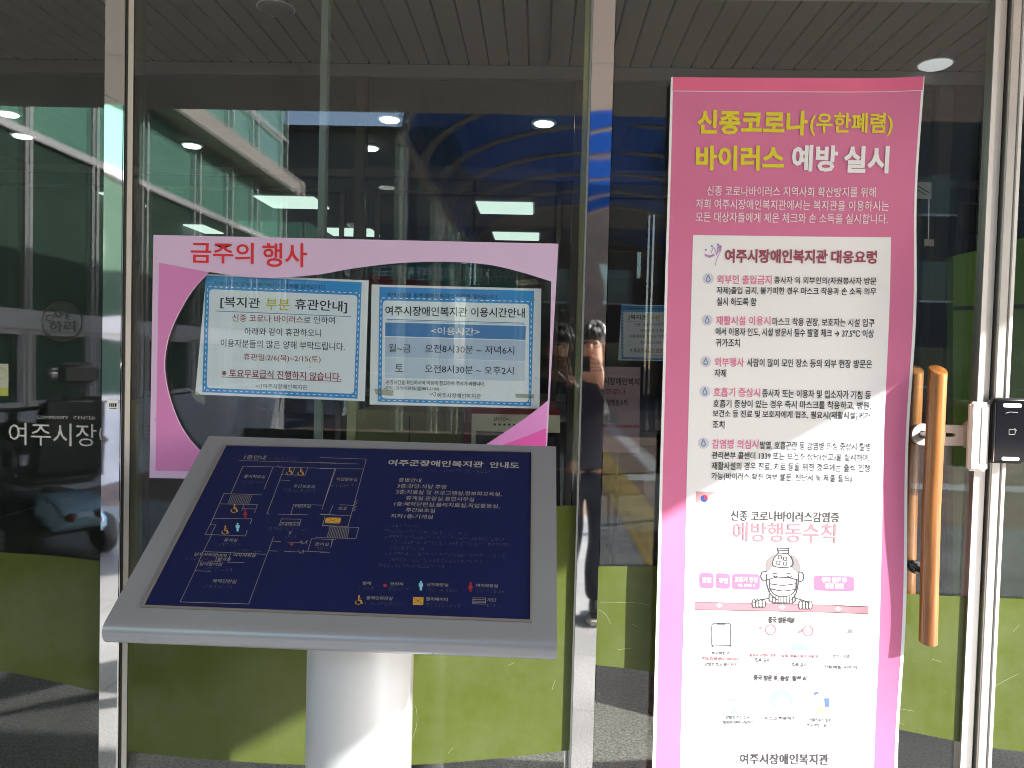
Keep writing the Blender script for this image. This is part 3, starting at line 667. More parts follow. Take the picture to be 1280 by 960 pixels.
# round cafe sign hung inside the left panel
cs = empty('cafe_sign', (at(78, 402, 0).x, -0.003, at(78, 402, 0).z), 'round sign reading CAFE on the left glass', 'sign')
cp = Plane((0, -0.0018, 0))
film_disc = film_mat('clear_acrylic', (0.20, 0.23, 0.20, 1), 0.1, 0.88, (0.95, 0.96, 0.95, 1))
q = MB(); cp.disc(q, 78, 402, 24.5, 0.0002, k=40); q.build('disc', film_disc, cs)
q = MB(); cp.ring(q, 78, 402, 25, 1.3, 0.002, k=48); q.build('rim', mat('dark_brown_rim', (0.03, 0.012, 0.006, 1), 0.4), cs)
q = MB()
for ch, cx, cy_, w_, h_ in (('C', 60.5, 401.5, 6.5, 8), ('A', 69.5, 398, 7.5, 8.5), ('F', 77.5, 397, 6, 8), ('E', 85, 399, 6, 8)):
    cp.text(q, ch, cx - w_ / 2, cx + w_ / 2, cy_, cy_ + (0.6 if ch == 'E' else 0), h_, 0.001, 0.0)
cp.text(q, '하리', 61.5, 94, 414.5, 414.5, 13.5, 0.001, 0.012)
q.build('sign_lettering', BLACK, cs)

# ================================================================== THINGS AT THE FRONT
# ------------------------------------------------------------------ pink notice board on the outside of the glass
bp_ = Plane((0, -0.0022, 0))
LILAC = mat('lilac_print', rgb(192, 167, 197, 1.22), 0.55, var=0.02, scale=3)
DPINK = mat('mauve_pink_print', rgb(188, 116, 168, 1.22), 0.55, var=0.02, scale=3)
ORCH = mat('orchid_print', rgb(200, 128, 190, 1.22), 0.55)
HOTP = mat('magenta_print', rgb(205, 82, 160, 1.22), 0.55)
RED = mat('red_print', rgb(200, 36, 44, 1.1), 0.55)
board = empty('notice_board', (-0.49, -0.005, 1.1), 'pink cut-out notice board on the glass above the map stand', 'notice board')
outer = [(193, 294), (698, 305), (681, 606), (188, 597)]
inner_ = smooth([(262, 340), (300, 345.5), (345, 347.5), (400, 343), (440, 336), (500, 329), (560, 327.5), (610, 331), (650, 340), (689, 352)], 5) \
    + smooth([(689, 352), (687.5, 430), (685, 500)], 3) + smooth([(684.8, 500.5), (668, 514), (640, 534), (600, 560), (560, 582)], 4) \
    + [(540, 588), (300, 584)] + smooth([(276, 578), (253, 565), (232, 541), (218, 512), (209, 480), (206.5, 452), (212, 420), (226, 388), (242, 362), (261.5, 340.5)], 5)[0:-1]
b = MB(); bp_.loops(b, [outer, inner_], 0.0, 0.005); b.build('backing_sheet', LILAC, board)
b = MB()
arc = smooth([(276, 578), (253, 565), (232, 541), (218, 512), (209, 480), (206.5, 452), (212, 420), (226, 388), (242, 362), (261.5, 340.5)], 5)
bp_.poly(b, [(200, 328.5), (261.5, 340.5)] + arc[::-1][1:] + [(300, 584), (300, 590.5), (195.5, 588)], 0.0053); b.build('left_field', DPINK, board)
b = MB(); bp_.poly(b, [(684.2, 501)] + smooth([(684, 501.5), (668, 514.5), (640, 534.5), (600, 560.5), (560, 582.5)], 4) + [(560, 590), (680.5, 596)], 0.0053); b.build('corner_field', ORCH, board)
b = MB(); bp_.poly(b, smooth([(683, 535), (650, 548), (600, 566), (560, 588)], 4) + [(681, 595)], 0.0056); b.build('corner_field', HOTP, board)
lines(bp_, 'title_lettering', RED, board, [('금주의', 239.5, 318, 329, 330.5, 26.5), ('행사', 329, 384.5, 334, 334.5, 30)], 0.0058, 0.016, 3)
each('screw_head', mat('screw_grey', (0.4, 0.4, 0.42, 1), 0.3, 0.8), board, [lambda b, c=c: bp_.disc(b, *c, 1.1, 0.0066, k=10) for c in ((216, 539.5), (227, 549.5), (195, 524))])

# ------------------------------------------------------------------ the two posters taped behind the glass
PAPER = mat('sky_tinted_paper', (0.80, 0.85, 0.90, 1), 0.55, var=0.015, scale=4)  # white paper with a slight blue of the sky put into its colour
CYAN = mat('blue_border_print', (0.02, 0.30, 0.74, 1), 0.5)
INNERW = mat('sky_tinted_white', (0.80, 0.885, 0.96, 1), 0.55)  # white field of the posters, skylight blue mixed into the colour
HDRB = mat('header_blue_print', (0.06, 0.23, 0.55, 1), 0.5)
ROWB = mat('row_blue_print', (0.46, 0.58, 0.78, 1), 0.55)
ROWC = mat('row_pale_blue_print', (0.56, 0.68, 0.84, 1), 0.55)
DKRED = mat('dark_red_print', (0.30, 0.022, 0.03, 1), 0.55)
OLIVEY = mat('yellow_olive_print', (0.55, 0.52, 0.02, 1), 0.55)
TAPE = film_mat('old_tape', (0.42, 0.42, 0.30, 1), 0.3, 0.6, (0.9, 0.9, 0.8, 1))
def dashes(pl, mb, pts, step, wpx, n):
    for a, c in zip(pts, pts[1:] + pts[:1]):
        a = Vector(a); c = Vector(c); L = (c - a).length; k = max(1, int(L / step))
        for i in range(k): pl.line(mb, [tuple(a.lerp(c, (i + 0.2) / k)), tuple(a.lerp(c, (i + 0.62) / k))], wpx, n)
def warp_pix(T):                          # maps poster layout pixels to another place (for the copy hung deeper inside)
    return T
def border(pl, par, paper, blue, inner, dash, T=lambda p: p, fine=True):
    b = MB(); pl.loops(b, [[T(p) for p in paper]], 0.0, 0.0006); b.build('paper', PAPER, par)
    b = MB(); pl.poly(b, [T(p) for p in blue], 0.0009); b.build('blue_border', CYAN, par)
    b = MB(); c = [Vector(p) for p in inner]
    pts = []
    for i in range(4):
        p, q, r_ = c[i], c[(i - 1) % 4], c[(i + 1) % 4]
        a1 = p + (q - p).normalized() * 5; a2 = p + (r_ - p).normalized() * 5
        for k in range(5):
            t = k / 4; pts.append(T(tuple(a1.lerp(p, t).lerp(p.lerp(a2, t), t))))
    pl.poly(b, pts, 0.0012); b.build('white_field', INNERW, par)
    b = MB(); dashes(pl, b, [T(p) for p in dash], 7.0 if fine else 4, 1.1 if fine else 0.6, 0.0012); b.build('dashed_line', WHITE, par)
PP = Plane((0, 0.0185, 0))
def poster_closed(pl, par, T=lambda p: p, s=1.0):
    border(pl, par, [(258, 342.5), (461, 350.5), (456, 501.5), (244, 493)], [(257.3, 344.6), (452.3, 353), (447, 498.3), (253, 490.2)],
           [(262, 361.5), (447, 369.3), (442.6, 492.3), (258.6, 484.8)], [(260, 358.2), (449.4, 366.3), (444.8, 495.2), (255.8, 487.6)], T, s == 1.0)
    def tx(name, m, body, x0, x1, yl, yr, h, wgt=0.0, n=0.0016):
        (a, c), (d, e) = T((x0, yl)), T((x1, yr)); b = MB(); pl.text(b, body, a, d, c, e, h * s, n, wgt, 2 if s == 1.0 else 1); b.build(name, m, par)
    tx('slogan_lettering', BLACK, '지역사회와 함께 장애인복지의 미래를 열어갑니다.', 268, 408, 357, 362, 5.5)
    tx('title_lettering', BLACK, '[복지관', 275.5, 325, 385.5, 387.5, 15, 0.014); tx('title_lettering', OLIVEY, '부분', 332.5, 362, 387.2, 388.5, 14.5, 0.014)
    tx('title_lettering', BLACK, '휴관안내]', 368.5, 433.8, 388.7, 392, 15.5, 0.014)
    tx('notice_lettering', DKRED, '신종 코로나 바이러스', 290.6, 379, 401.8, 404.2, 9.2, 0.006); tx('notice_lettering', BLACK, '로 인하여', 379.8, 418.6, 404.3, 405, 9, 0.006)
    tx('notice_lettering', BLACK, '아래와 같이 휴관하오니', 306, 401.5, 418.8, 421, 9.6, 0.006); tx('notice_lettering', BLACK, '이용자분들의 많은 양해 부탁드립니다.', 276, 431, 433.5, 438.5, 10, 0.006)
    tx('notice_lettering', DKRED, '휴관일:2/6(목)~2/15(토)', 304.5, 401, 451.5, 454.3, 9.6, 0.006); tx('notice_lettering', DKRED, '※ 토요무료급식 진행하지 않습니다.', 277.5, 426.5, 471, 476.2, 10.2, 0.014)
    tx('signature_lettering', mat('dark_grey_print', (0.05, 0.05, 0.055, 1), 0.6), '여주시장애인복지관', 329, 384, 485.6, 487.5, 6.2)
    b = MB(); pl.line(b, [T((277.2, 471.2)), T((426.5, 476.8))], 0.8 * s, 0.0016); b.build('red_rule', DKRED, par)
    b = MB(); pl.line(b, [T((270, 388.8)), T((438.5, 395.8))], 0.8 * s, 0.0016); b.build('blue_rule', HDRB, par)
    b = MB()
    for q in ([(320, 481), (321.5, 484), (323.5, 481.5), (325, 485)], [(325, 480.5), (327, 480), (327.5, 483), (326, 486)]): pl.line(b, [T(p) for p in q], 0.6 * s, 0.0016)
    b.build('emblem', mat('mauve_grey_print', (0.25, 0.2, 0.26, 1), 0.6), par)
p1 = empty('closure_poster', (at(350, 420, 0.0185).x, 0.0185, at(350, 420, .0185).z), 'left blue-bordered poster with a yellow and red closure notice', 'poster', 'blue bordered posters on the glass')
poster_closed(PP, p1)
p2 = empty('opening_hours_poster', (at(570, 430, 0.0185).x, 0.0185, at(570, 430, .0185).z), 'right blue-bordered poster with a blue table of opening hours', 'poster', 'blue bordered posters on the glass')
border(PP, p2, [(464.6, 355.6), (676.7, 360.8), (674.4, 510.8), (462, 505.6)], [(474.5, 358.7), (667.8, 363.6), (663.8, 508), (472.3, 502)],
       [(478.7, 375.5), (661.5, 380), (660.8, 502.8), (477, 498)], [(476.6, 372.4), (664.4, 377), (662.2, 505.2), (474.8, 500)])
b = MB(); PP.poly(b, [(481.7, 403), (657.5, 407.6), (656.8, 424.8), (481.7, 420)], 0.0015)
PP.line(b, [(483.4, 399.2), (655.6, 404)], 0.9, 0.0015); PP.line(b, [(483.4, 400.9), (655.6, 405.6)], 0.4, 0.0015); b.build('table_header', HDRB, p2)
b = MB(); PP.poly(b, [(481.7, 421.2), (656.8, 425.8), (656.6, 451.5), (481.5, 446.2)], 0.0015); b.build('table_row', ROWB, p2)
b = MB(); PP.poly(b, [(481.5, 446.8), (656.6, 452.1), (656.3, 476.4), (481.3, 472)], 0.0015); b.build('table_row', ROWC, p2)
b = MB(); PP.text(b, '<이용시간>', 539, 599.5, 418.2, 419.6, 9.5, 0.0019, 0.01); b.build('header_lettering', WHITE, p2)
lines(PP, 'notice_lettering', BLACK, p2, (('지역사회와 함께 장애인복지의 미래를 열어갑니다.', 484, 622.8, 371.6, 374, 5.6, 0.0), ('여주시장애인복지관 이용시간안내', 481.7, 656, 394.2, 397.4, 12, 0.012),
          ('월~금', 485.7, 513.5, 440, 440.7, 10.4, 0.006), ('오전8시30분 ~ 저녁6시', 531.4, 642.8, 440.6, 443.4, 10.4, 0.006), ('토', 494, 504, 464.7, 465, 9.6, 0.006),
          ('오전8시30분 ~ 오후2시', 531, 642, 465.8, 468.8, 10.2, 0.006), ('-운영시간을 확인하시어 이용에 참고하여 주시기 바랍니다.', 481, 606, 480.5, 482.8, 5.8, 0.006),
          ('-문의 : 운영지원팀(☎883-2100)', 480, 549, 487.8, 489.2, 5.6, 0.006), ('여주시장애인복지관', 546.6, 601, 497.4, 498.2, 6.2, 0.0)), 0.0019)
b = MB()
for q in ([(537.5, 491), (539, 494), (541, 491.5), (542, 495)], [(542, 490.5), (544.5, 490), (545, 493), (543, 496)]): PP.line(b, q, 0.6, 0.0019)
b.build('emblem', mat('mauve_grey_print', None), p2)
for q in ([(468, 486), (492, 488), (491, 495), (470, 493)], [(644, 492), (668, 493), (667, 498), (645, 497)], [(644, 350), (671, 349), (674, 356), (646, 357)]): b = MB(); PP.poly(b, q, 0.0024); b.build('tape', TAPE, p2)
b = MB()
for q in ([(236, 484), (250, 492), (258, 498), (256, 506), (244, 500)],): PP.poly(b, q, 0.0024)
b.build('tape', TAPE, p1)
# the same closure notice hung deeper, on the inner doors
PI_ = Plane((0, YI - 0.035, 0))
def T3(p):
    k = 0.462; return (770.5 + (p[0] - 244) * k + (p[1] - 343) * k * 0.03, 381 + (p[1] - 343) * k - (p[0] - 250) * k * 0.022)
p3 = empty('closure_poster', (at(800, 412, YI).x, YI - 0.035, at(800, 412, YI).z), 'dim blue-bordered poster inside, between mirror mullion and banner', 'poster', 'blue bordered posters on the glass')
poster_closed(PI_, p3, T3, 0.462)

# ------------------------------------------------------------------ tall pink banner on the door
def bw(u, v):
    s = max(0.0, min(1.0, (v - 0.2) / 2.0))
    return 0.010 + 0.005 * math.sin(2.4 * v + 0.6) + 0.004 * math.sin(5.1 * u + 1.3 * v) + 0.0025 * math.sin(13 * v + 6 * u) * (0.3 + abs(u - 0.65)) \
        + 0.9 * max(0.0, u - 0.78) ** 2 * (0.6 + 0.4 * math.sin(9 * v))
BN = Plane((0, -0.024, 0), warp=bw)
PINK = mat('pink_banner_fabric', (0.62, 0.162, 0.315, 1), 0.6, var=0.025, scale=5, bump=0.05, bscale=500)
HEM = mat('pink_hem_fabric', rgb(206, 94, 132, 1.2), 0.6, var=0.02, scale=5)
MAROON = mat('maroon_print', rgb(150, 66, 84, 1.0), 0.6)
PINKT = mat('pink_print', rgb(214, 108, 152, 1.1), 0.6)
YELL = mat('yellow_print', (0.68, 0.60, 0.02, 1), 0.6)
PALEP = mat('pale_pink_print', (0.80, 0.42, 0.50, 1), 0.6)
ROSE = mat('rose_print', (0.46, 0.17, 0.20, 1), 0.6)
GREYT = mat('grey_print_dark', (0.045, 0.038, 0.038, 1), 0.6)
SILV = mat('bullet_grey_print', (0.60, 0.61, 0.66, 1), 0.5)
BLUEI = mat('blue_icon_print', (0.10, 0.20, 0.50, 1), 0.5)
AQUA = mat('aqua_print', (0.32, 0.72, 0.72, 1), 0.5)
NAVYP = mat('navy_print', (0.03, 0.07, 0.25, 1), 0.5)
pb = BN.pix(980, 1010)
ban = empty('hanging_banner', (0.6, -0.03, BN.p3(*pb).z), 'tall pink banner with yellow title hung on the glass door', 'banner')
b = MB(); BN.grid(b, [(840.5, 97), (1147, 101), (1114, 1020), (813, 1020)], 40, 90, 0.0); BN.grid(b, [(840.5, 97), (1147, 101), (1114, 1020), (813, 1020)], 40, 90, 0.0012)
b.build('cloth', PINK, ban, smooth=True, fix=False)
b = MB(); BN.grid(b, [(841, 97), (1147, 101), (1146, 117.5), (840.4, 114)], 40, 2, 0.0022); b.build('top_hem', HEM, ban, smooth=True)
b = MB(); BN.line(b, [(838.5, 114.3), (1146, 118)], 0.7, 0.0025)
BN.grid(b, [(838.4, 97), (841.4, 97), (816, 1020), (812, 1020)], 2, 60, 0.0018); BN.grid(b, [(1145.2, 101), (1148, 101), (1115.5, 1020), (1111.5, 1020)], 2, 60, 0.0018)
b.build('white_edging', WHITE, ban, smooth=True)
b = MB(); BN.grid(b, [(866, 294), (1111, 297.5), (1089, 966), (848, 957.5)], 24, 60, 0.0022); b.build('white_field', WHITE, ban, smooth=True)
N1 = 0.0046
def put(name, m, items, wgt=0.0):
    lines(BN, name, m, ban, items, N1, wgt)
put('title_lettering', YELL, [('신종코로나', 870.5, 1007.5, 168, 170.5, 30.5, 0.036), ('(우한폐렴)', 1010.5, 1112, 171, 172.5, 29, 0.022), ('바이러스', 869, 979, 213.5, 214, 31, 0.036)])
put('title_lettering', WHITE, [('예방', 988, 1045, 214.5, 216, 33, 0.036), ('실시', 1052.5, 1108, 217, 218, 33.5, 0.036)])
put('paragraph_lettering', mat('cream_white_print', (0.78, 0.72, 0.74, 1), 0.6), [
    ('신종 코로나바이러스 지역사회 확산방지를 위해', 883, 1092.5, 245, 247.6, 12.5), ('저희 여주시장애인복지관에서는 복지관을 이용하시는', 869, 1108.5, 261.5, 264.8, 12.5),
    ('모든 대상자들에게 체온 체크와 손 소독을 실시합니다.', 869, 1107, 277.8, 281, 12.5)], 0.004)
put('field_title', MAROON, [('여주시장애인복지관', 905.5, 1033, 328.8, 330, 17.5, 0.034), ('대응요령', 1037.5, 1093.5, 329.8, 330.6, 16.5, 0.034)])
put('item_heading', PINKT, [
    ('외부인 출입금지', 896, 963.8, 355.2, 356, 11.8, 0.014), ('재활시설 이용시', 894.5, 962.5, 406.5, 407, 11.8, 0.014), ('외부행사', 892.8, 929.6, 458.3, 458.8, 11.6, 0.014),
    ('호흡기 증상시', 891.2, 949.4, 495.8, 496.6, 11.8, 0.014), ('감염병 의심시', 889.4, 947, 560.3, 560.9, 11.8, 0.014)])
put('item_lettering', BLACK, [
    ('종사자 외 외부인의(자원봉사자 방문', 967, 1092.8, 356.2, 358, 10.6), ('자제)출입 금지, 불가피한 경우 마스크 착용과 손 소독 의무', 895.6, 1092.5, 369, 371, 10.8), ('실시 하도록 함', 895.6, 945, 382.2, 382.8, 10.6),
    ('마스크 착용 권장, 보호자는 시설 입구', 965, 1090.6, 407.6, 409.6, 10.8), ('에서 이용자 인도, 시설 방문시 필수 발열 체크 → 37.5℃ 이상', 894, 1090, 420, 423, 10.8), ('귀가조치', 894, 924.3, 433.6, 434, 10.4),
    ('사람이 많이 모인 장소 등의 외부 현장 방문은', 933, 1088, 458.4, 460.5, 10.6), ('자제', 892.4, 907, 471.2, 471.5, 10),
    ('종사자 또는 이용자 및 입소자가 기침 등', 952, 1086.8, 496.6, 499, 10.6), ('호흡기 증상이 있는 경우 즉시 마스크를 착용하고, 병원,', 890.8, 1087, 509.6, 512.4, 10.6),
    ('보건소 등 진료 및 보호자에게 협조, 필요시(재활시설)귀가', 890, 1086, 522.6, 525.6, 10.8), ('조치', 890, 904.6, 535.2, 535.6, 10),
    ('발열, 호흡곤란 등 감염병 의심 증상시 질병', 949, 1085.8, 561.6, 563.6, 10.6), ('관리본부 콜센터 1339 또는 보건소 상담(신고)을 실시하며,', 889, 1085.5, 574.4, 577.4, 10.6),
    ('재활시설의 경우 진료, 치료 등을 위한 경우에는 출석 인정', 888.6, 1085, 587.2, 590, 10.6), ('가능(바이러스 확진 여부 불문, 진단서 등 제출 필요)', 888.4, 1063, 600.4, 603.4, 10.6)], 0.013)
b = MB(); BY = ((885, 348.3), (883.6, 400.2), (881.6, 452), (880.4, 489.3), (878.5, 553.4))
for x_, y_ in BY:
    b = MB(); BN.disc(b, x_, y_, 7, 0.0027); bl_ = b.build('bullet', SILV, ban); b = MB()
    pts = [(x_, y_ - 4.5), (x_ + 1.6, y_ - 1), (x_ + 2.6, y_ + 1.4), (x_ + 1.6, y_ + 3.4), (x_, y_ + 4), (x_ - 1.6, y_ + 3.4), (x_ - 2.6, y_ + 1.4), (x_ - 1.6, y_ - 1)]
    BN.line(b, pts, 1.1, 0.0036, closed=True); b.build('drop_icon', BLUEI, bl_)
# butterfly-like emblem
b = MB(); BN.poly(b, [(880, 317), (886, 319.5), (892, 317.5), (893, 320), (887, 322.5), (881, 320.5)], 0.0034); BN.poly(b, [(897, 310), (900, 306.5), (902, 308), (901, 313), (896, 317), (898.5, 312)], 0.0034)
BN.line(b, smooth([(889, 316), (891, 309.5), (894, 314), (895.5, 319), (897, 309), (899, 307)], 4), 0.9, 0.0034); BN.line(b, smooth([(894, 332), (895, 326), (898, 319), (901, 313)], 4), 0.7, 0.0034); b.build('emblem', mat('mauve_print', (0.45, 0.22, 0.50, 1), 0.6), ban)
b = MB()
for x_, y_, in ((882, 312.5), (889.5, 307.8), (897, 306)): BN.disc(b, x_, y_, 1.2, 0.0036, k=8)
b.build('emblem_dots', BLUEI, ban)
# lower leaflet: government mark, title, patient drawing, pills, bar, pictures
b = MB(); BN.poly(b, [(869, 613.5), (896, 614.5), (880, 622), (869, 628.5)], 0.0027); b.build('corner_print', mat('rose_corner_print', (0.5, 0.27, 0.29, 1), 0.6), ban)
b = MB(); BN.disc(b, 879.5, 622.5, 4.6, 0.0034, k=18, a0=20, a1=200); BN.disc(b, 877.6, 621, 2.3, 0.0036, k=12); b.build('government_mark', NAVYP, ban)
b = MB(); BN.disc(b, 879.5, 622.5, 4.6, 0.0034, k=14, a0=200, a1=380); b.build('government_mark', RED, ban)
put('agency_lettering', mat('light_grey_print', (0.2, 0.2, 0.21, 1), 0.6), [('질병관리본부', 887, 907, 624, 624.3, 4.2), ('KCDC', 887, 896, 628, 628.2, 2.8)])
put('leaflet_heading', GREYT, [('신종 코로나바이러스감염증', 912.5, 1047.5, 650, 652.4, 13, 0.016)])
put('leaflet_title', ROSE, [('예방행동수칙', 915, 1043, 675.5, 678, 24.5, 0.010)])
for q in (rrect(872.5, 714, 890.8, 733, 3.5, 0.6), rrect(893, 714.5, 911, 733.8, 3.5, 0.6), rrect(913.4, 715.5, 948.4, 735, 3.5, 0.8), rrect(1015.5, 718, 1065.5, 736.8, 3.5, 1)): b = MB(); BN.poly(b, q, 0.0025); b.build('pill_label', mat('pill_pink_print', (0.42, 0.14, 0.25, 1), 0.6), ban)
put('pill_lettering', WHITE, [('발열', 876, 887.4, 726.2, 726.5, 6.6, 0.05), ('폐렴', 896.5, 907.8, 727, 727.3, 6.6, 0.05), ('호흡기 증상', 916.5, 945.6, 725.6, 726.4, 6.6, 0.03), ('기침, 인후통 등', 920, 942, 731.5, 732, 3.8, 0.01),
                              ('중국 방문 후', 1025, 1056.5, 726.5, 727.2, 6.8, 0.06), ('증상 발현', 1029.5, 1052, 734.2, 734.8, 6.8, 0.06)])
b = MB(); BN.grid(b, [(867, 750.5), (1082.5, 756), (1082.2, 764.5), (867, 759.5)], 20, 1, 0.0030); b.build('bar_print', mat('bar_pink_print', (0.44, 0.18, 0.21, 1), 0.6), ban)
b = MB(); BN.line(b, [(867, 750.2), (1082.5, 755.8)], 0.7, 0.0034); BN.line(b, [(867, 759.7), (1082.3, 764.8)], 0.7, 0.0034)
LN = 1.3
def L(*pts, closed=False, w_=LN): BN.line(b, list(pts), w_, 0.0040, closed=closed)
# patient: head, ears, ice bag, mask, collar, fingers over the bar
L(*smooth([(956.5, 716), (957.5, 730), (962, 741), (970, 748)], 5)); L(*smooth([(997, 716), (996, 730), (993, 741), (988, 748)], 5))
BN.ring(b, 954, 718.5, 4.2, LN, 0.0040, ry=6, a0=60, a1=300, k=12); BN.ring(b, 999, 719.5, 4.2, LN, 0.0040, ry=6, a0=-120, a1=120, k=12)
L(*smooth([(972, 690), (966, 697), (964.5, 705), (971, 707.5), (979, 708), (987, 707), (990, 703), (988, 696), (984, 691)], 4))
L((972, 690), (970.5, 684), (985, 684.5), (984, 691), closed=True); L((970.8, 686.5), (985, 687))
for q in ((974, 695), (980.5, 697), (972, 702), (980.5, 703)): L((q[0] - 2, q[1] - 2), (q[0] + 2, q[1] - 1.5), (q[0] + 1.6, q[1] + 2.4), (q[0] - 2.3, q[1] + 2), closed=True, w_=0.9)
L(*smooth([(965, 718), (967.5, 719.6), (970, 718.6)], 3)); L(*smooth([(983, 718.6), (985.5, 720), (988, 719)], 3)); L((965, 715.5), (970.5, 715)); L((983, 715.5), (988, 716))
L(*smooth([(961, 722), (970, 720), (977, 720.3), (986, 721), (994, 723)], 4)); L(*smooth([(961, 728), (977, 730), (994, 728)], 4)); L(*smooth([(961, 734), (977, 737), (993, 735)], 4)); L(*smooth([(961, 722), (961, 734), (968, 742), (977, 744), (987, 742), (993, 735), (994, 723)], 4))
L((961, 724), (957, 722)); L((994, 724), (997.5, 722))
L((960, 741), (960, 749), (965, 751.5), (990, 752), (992.5, 749), (992, 741)); L(*smooth([(960, 746), (948, 748), (940, 752)], 3)); L(*smooth([(992.5, 746), (1003, 749), (1010, 753)], 3))
for i in range(8): L((964 + 3.6 * i, 743.5 + 0.1 * i), (964 + 3.6 * i, 751), w_=0.9)
for c0, c1 in ((941, 750), (999, 752)):
    for i in range(4): BN.ring(b, c0 + 4 * i, c1 + 2.5, 2.3, 1.1, 0.0044, ry=5.2, k=14)
b.build('patient_outline', GREYT, ban)
b = MB(); BN.poly(b, smooth([(957, 714), (956.5, 702), (962, 694.5), (969, 691.5), (966, 699), (964.5, 706), (961, 711)], 3), 0.0038); BN.poly(b, smooth([(988, 692), (995, 697), (999, 706), (998, 716), (993.5, 712), (988, 707), (990, 701)], 3), 0.0038); b.build('patient_hair', mat('hair_print', (0.22, 0.20, 0.20, 1), 0.6), ban)
b = MB()
for c0, c1 in ((941, 750), (999, 752)):
    for i in range(4): BN.disc(b, c0 + 4 * i, c1 + 2.5, 2.2, 0.0036, ry=5, k=14)
for x_, y_ in ((897.5, 754.5), (976, 757), (1045.5, 759)): BN.poly(b, [(x_ - 4, y_), (x_, y_ - 3), (x_ + 4, y_), (x_, y_ + 3)], 0.0036)
b.build('finger_print', WHITE, ban)
put('section_lettering', GREYT, [('중국 방문객은', 958.5, 992, 776.6, 777.4, 8, 0.045), ('중국 방문 후, 증상* 발생 시', 940, 1006, 848.5, 850, 8, 0.045)])
put('small_lettering', mat('faint_grey_print', (0.05, 0.045, 0.045, 1), 0.6), [
    ('해외여행 전', 888, 911, 816, 816.5, 4.6), ('감염병 정보 확인하기', 879, 919.5, 829.5, 830.5, 4.6), ('접촉 금지', 942, 960.5, 824.5, 825, 4.8), ('접촉 금지', 988, 1006, 830.5, 831, 4.8),
    ('손씻기 30초', 1039, 1060, 819.5, 820, 4.4), ('기침예절 지키기', 1027, 1068, 833, 833.8, 4.4), ('관할보건소 또는', 905, 936, 895, 895.6, 4.6), ('질병관리본부 상담하기', 902, 940, 901.5, 902, 4.6),
    ('마스크 착용하기', 954, 992, 897, 897.6, 5), ('선별진료소 방문', 1009, 1037, 899, 899.6, 4.6), ('해외 여행력 알리기', 1007, 1038, 905.5, 906, 4.6)], 0.03)
put('pink_small_lettering', mat('faint_rose_print', (0.22, 0.05, 0.07, 1), 0.6), [('해외감염병NOW에서', 876, 922.5, 822.5, 823.5, 4.6), ('농장과 시장은 방문', 935, 968.5, 818.3, 818.8, 4.6), ('발열, 호흡기증상 사람과', 975, 1020.5, 819.5, 820.4, 4.6)], 0.03)
put('footer_lettering', GREYT, [('여주시장애인복지관', 923, 1033.5, 951, 953, 13.5, 0.022)])
b = MB(); L(*rrect(888.5, 776.5, 912, 806, 3, 0.3), closed=True, w_=1.0); L((895, 777.5), (905, 777.7), w_=1.6); L((890, 803.5), (911, 804)); b.build('phone_drawing', GREYT, ban)
each('ban_ring', ROSE, ban, [lambda b: BN.ring(b, 961.5, 785, 6.2, 1.6, 0.0036), lambda b: BN.ring(b, 1008, 786.5, 6.2, 1.6, 0.0036)])
each('rose_dot', ROSE, ban, [lambda b: BN.disc(b, 949, 782.5, 2, 0.0034, k=8)])
each('aqua_print', mat('pale_aqua_print', (0.24, 0.40, 0.40, 1), 0.6), ban, [lambda b: BN.poly(b, [(990, 801), (1004, 801.5), (1008, 811), (987, 810.5)], 0.0030), lambda b: BN.disc(b, 1006, 701, 2.2, 0.003, k=10),
    lambda b: BN.disc(b, 975, 873, 14, 0.0028, k=24), lambda b: BN.poly(b, [(911, 882), (921, 882), (919, 887.5), (913, 887.5)], 0.003)])
b = MB(); BN.disc(b, 976, 876, 9, 0.0031, k=20); b.build('white_print', WHITE, ban)
b = MB(); BN.poly(b, [(1028, 870), (1034, 870), (1035, 881), (1029, 881)], 0.0030); BN.disc(b, 1018.5, 865, 3.4, 0.003, k=10, a0=150, a1=350); L((908, 871), (925, 871.3), w_=0.8); L((908, 875.5), (911, 875.5)); b.build('blue_print', mat('mid_blue_print', (0.09, 0.15, 0.34, 1), 0.6), ban)
b = MB(); BN.poly(b, smooth([(1017, 883), (1024, 880), (1033, 881), (1036, 884), (1028, 889), (1017, 889)], 3), 0.0029); b.build('peach_print', mat('peach_print', (0.5, 0.3, 0.24, 1), 0.6), ban)
b = MB(); BN.poly(b, smooth([(993, 790), (998, 785), (1002, 784), (1001, 788), (996, 790)], 3), 0.0029); BN.poly(b, smooth([(1056, 790), (1058, 785), (1062, 784), (1063, 789)], 3), 0.0029); b.build('hair_print', mat('hair_print', None), ban)

# ------------------------------------------------------------------ tilted map stand
FY, NY, FZ, NZ, SX0, SX1 = -0.11, -0.565, 1.237, 0.925, -0.819, 0.049
U = Vector((1, 0, 0)); V = Vector((0, FY - NY, FZ - NZ)).normalized()
stand = empty('map_stand', (-0.372, -0.34, 0.0), 'silver lectern with a navy floor-plan plate in front of the glass', 'information stand')
SILVER = mat('silver_paint', (0.28, 0.30, 0.325, 1), 0.30, 0.4, var=0.03, scale=8, bump=0.02, bscale=900)
nn = U.cross(V)
prof = []
dn = -nn                                     # towards the underside
A = Vector((0, FY, FZ)); B = Vector((0, NY, NZ))
prof.append((A.y, A.z))
nose = [(B.y, B.z)]
for i in range(1, 9):
    a = math.radians(i * 180 / 9 * 0.86)
    c = B + dn * 0.024
    q = c + (nn * math.cos(a) + (-V) * math.sin(a)) * 0.024
    nose.append((q.y, q.z))
prof += nose
e = B + dn * 0.046 + V * 0.05; prof.append((e.y, e.z)); e = A + dn * 0.046; prof.append((e.y, e.z))
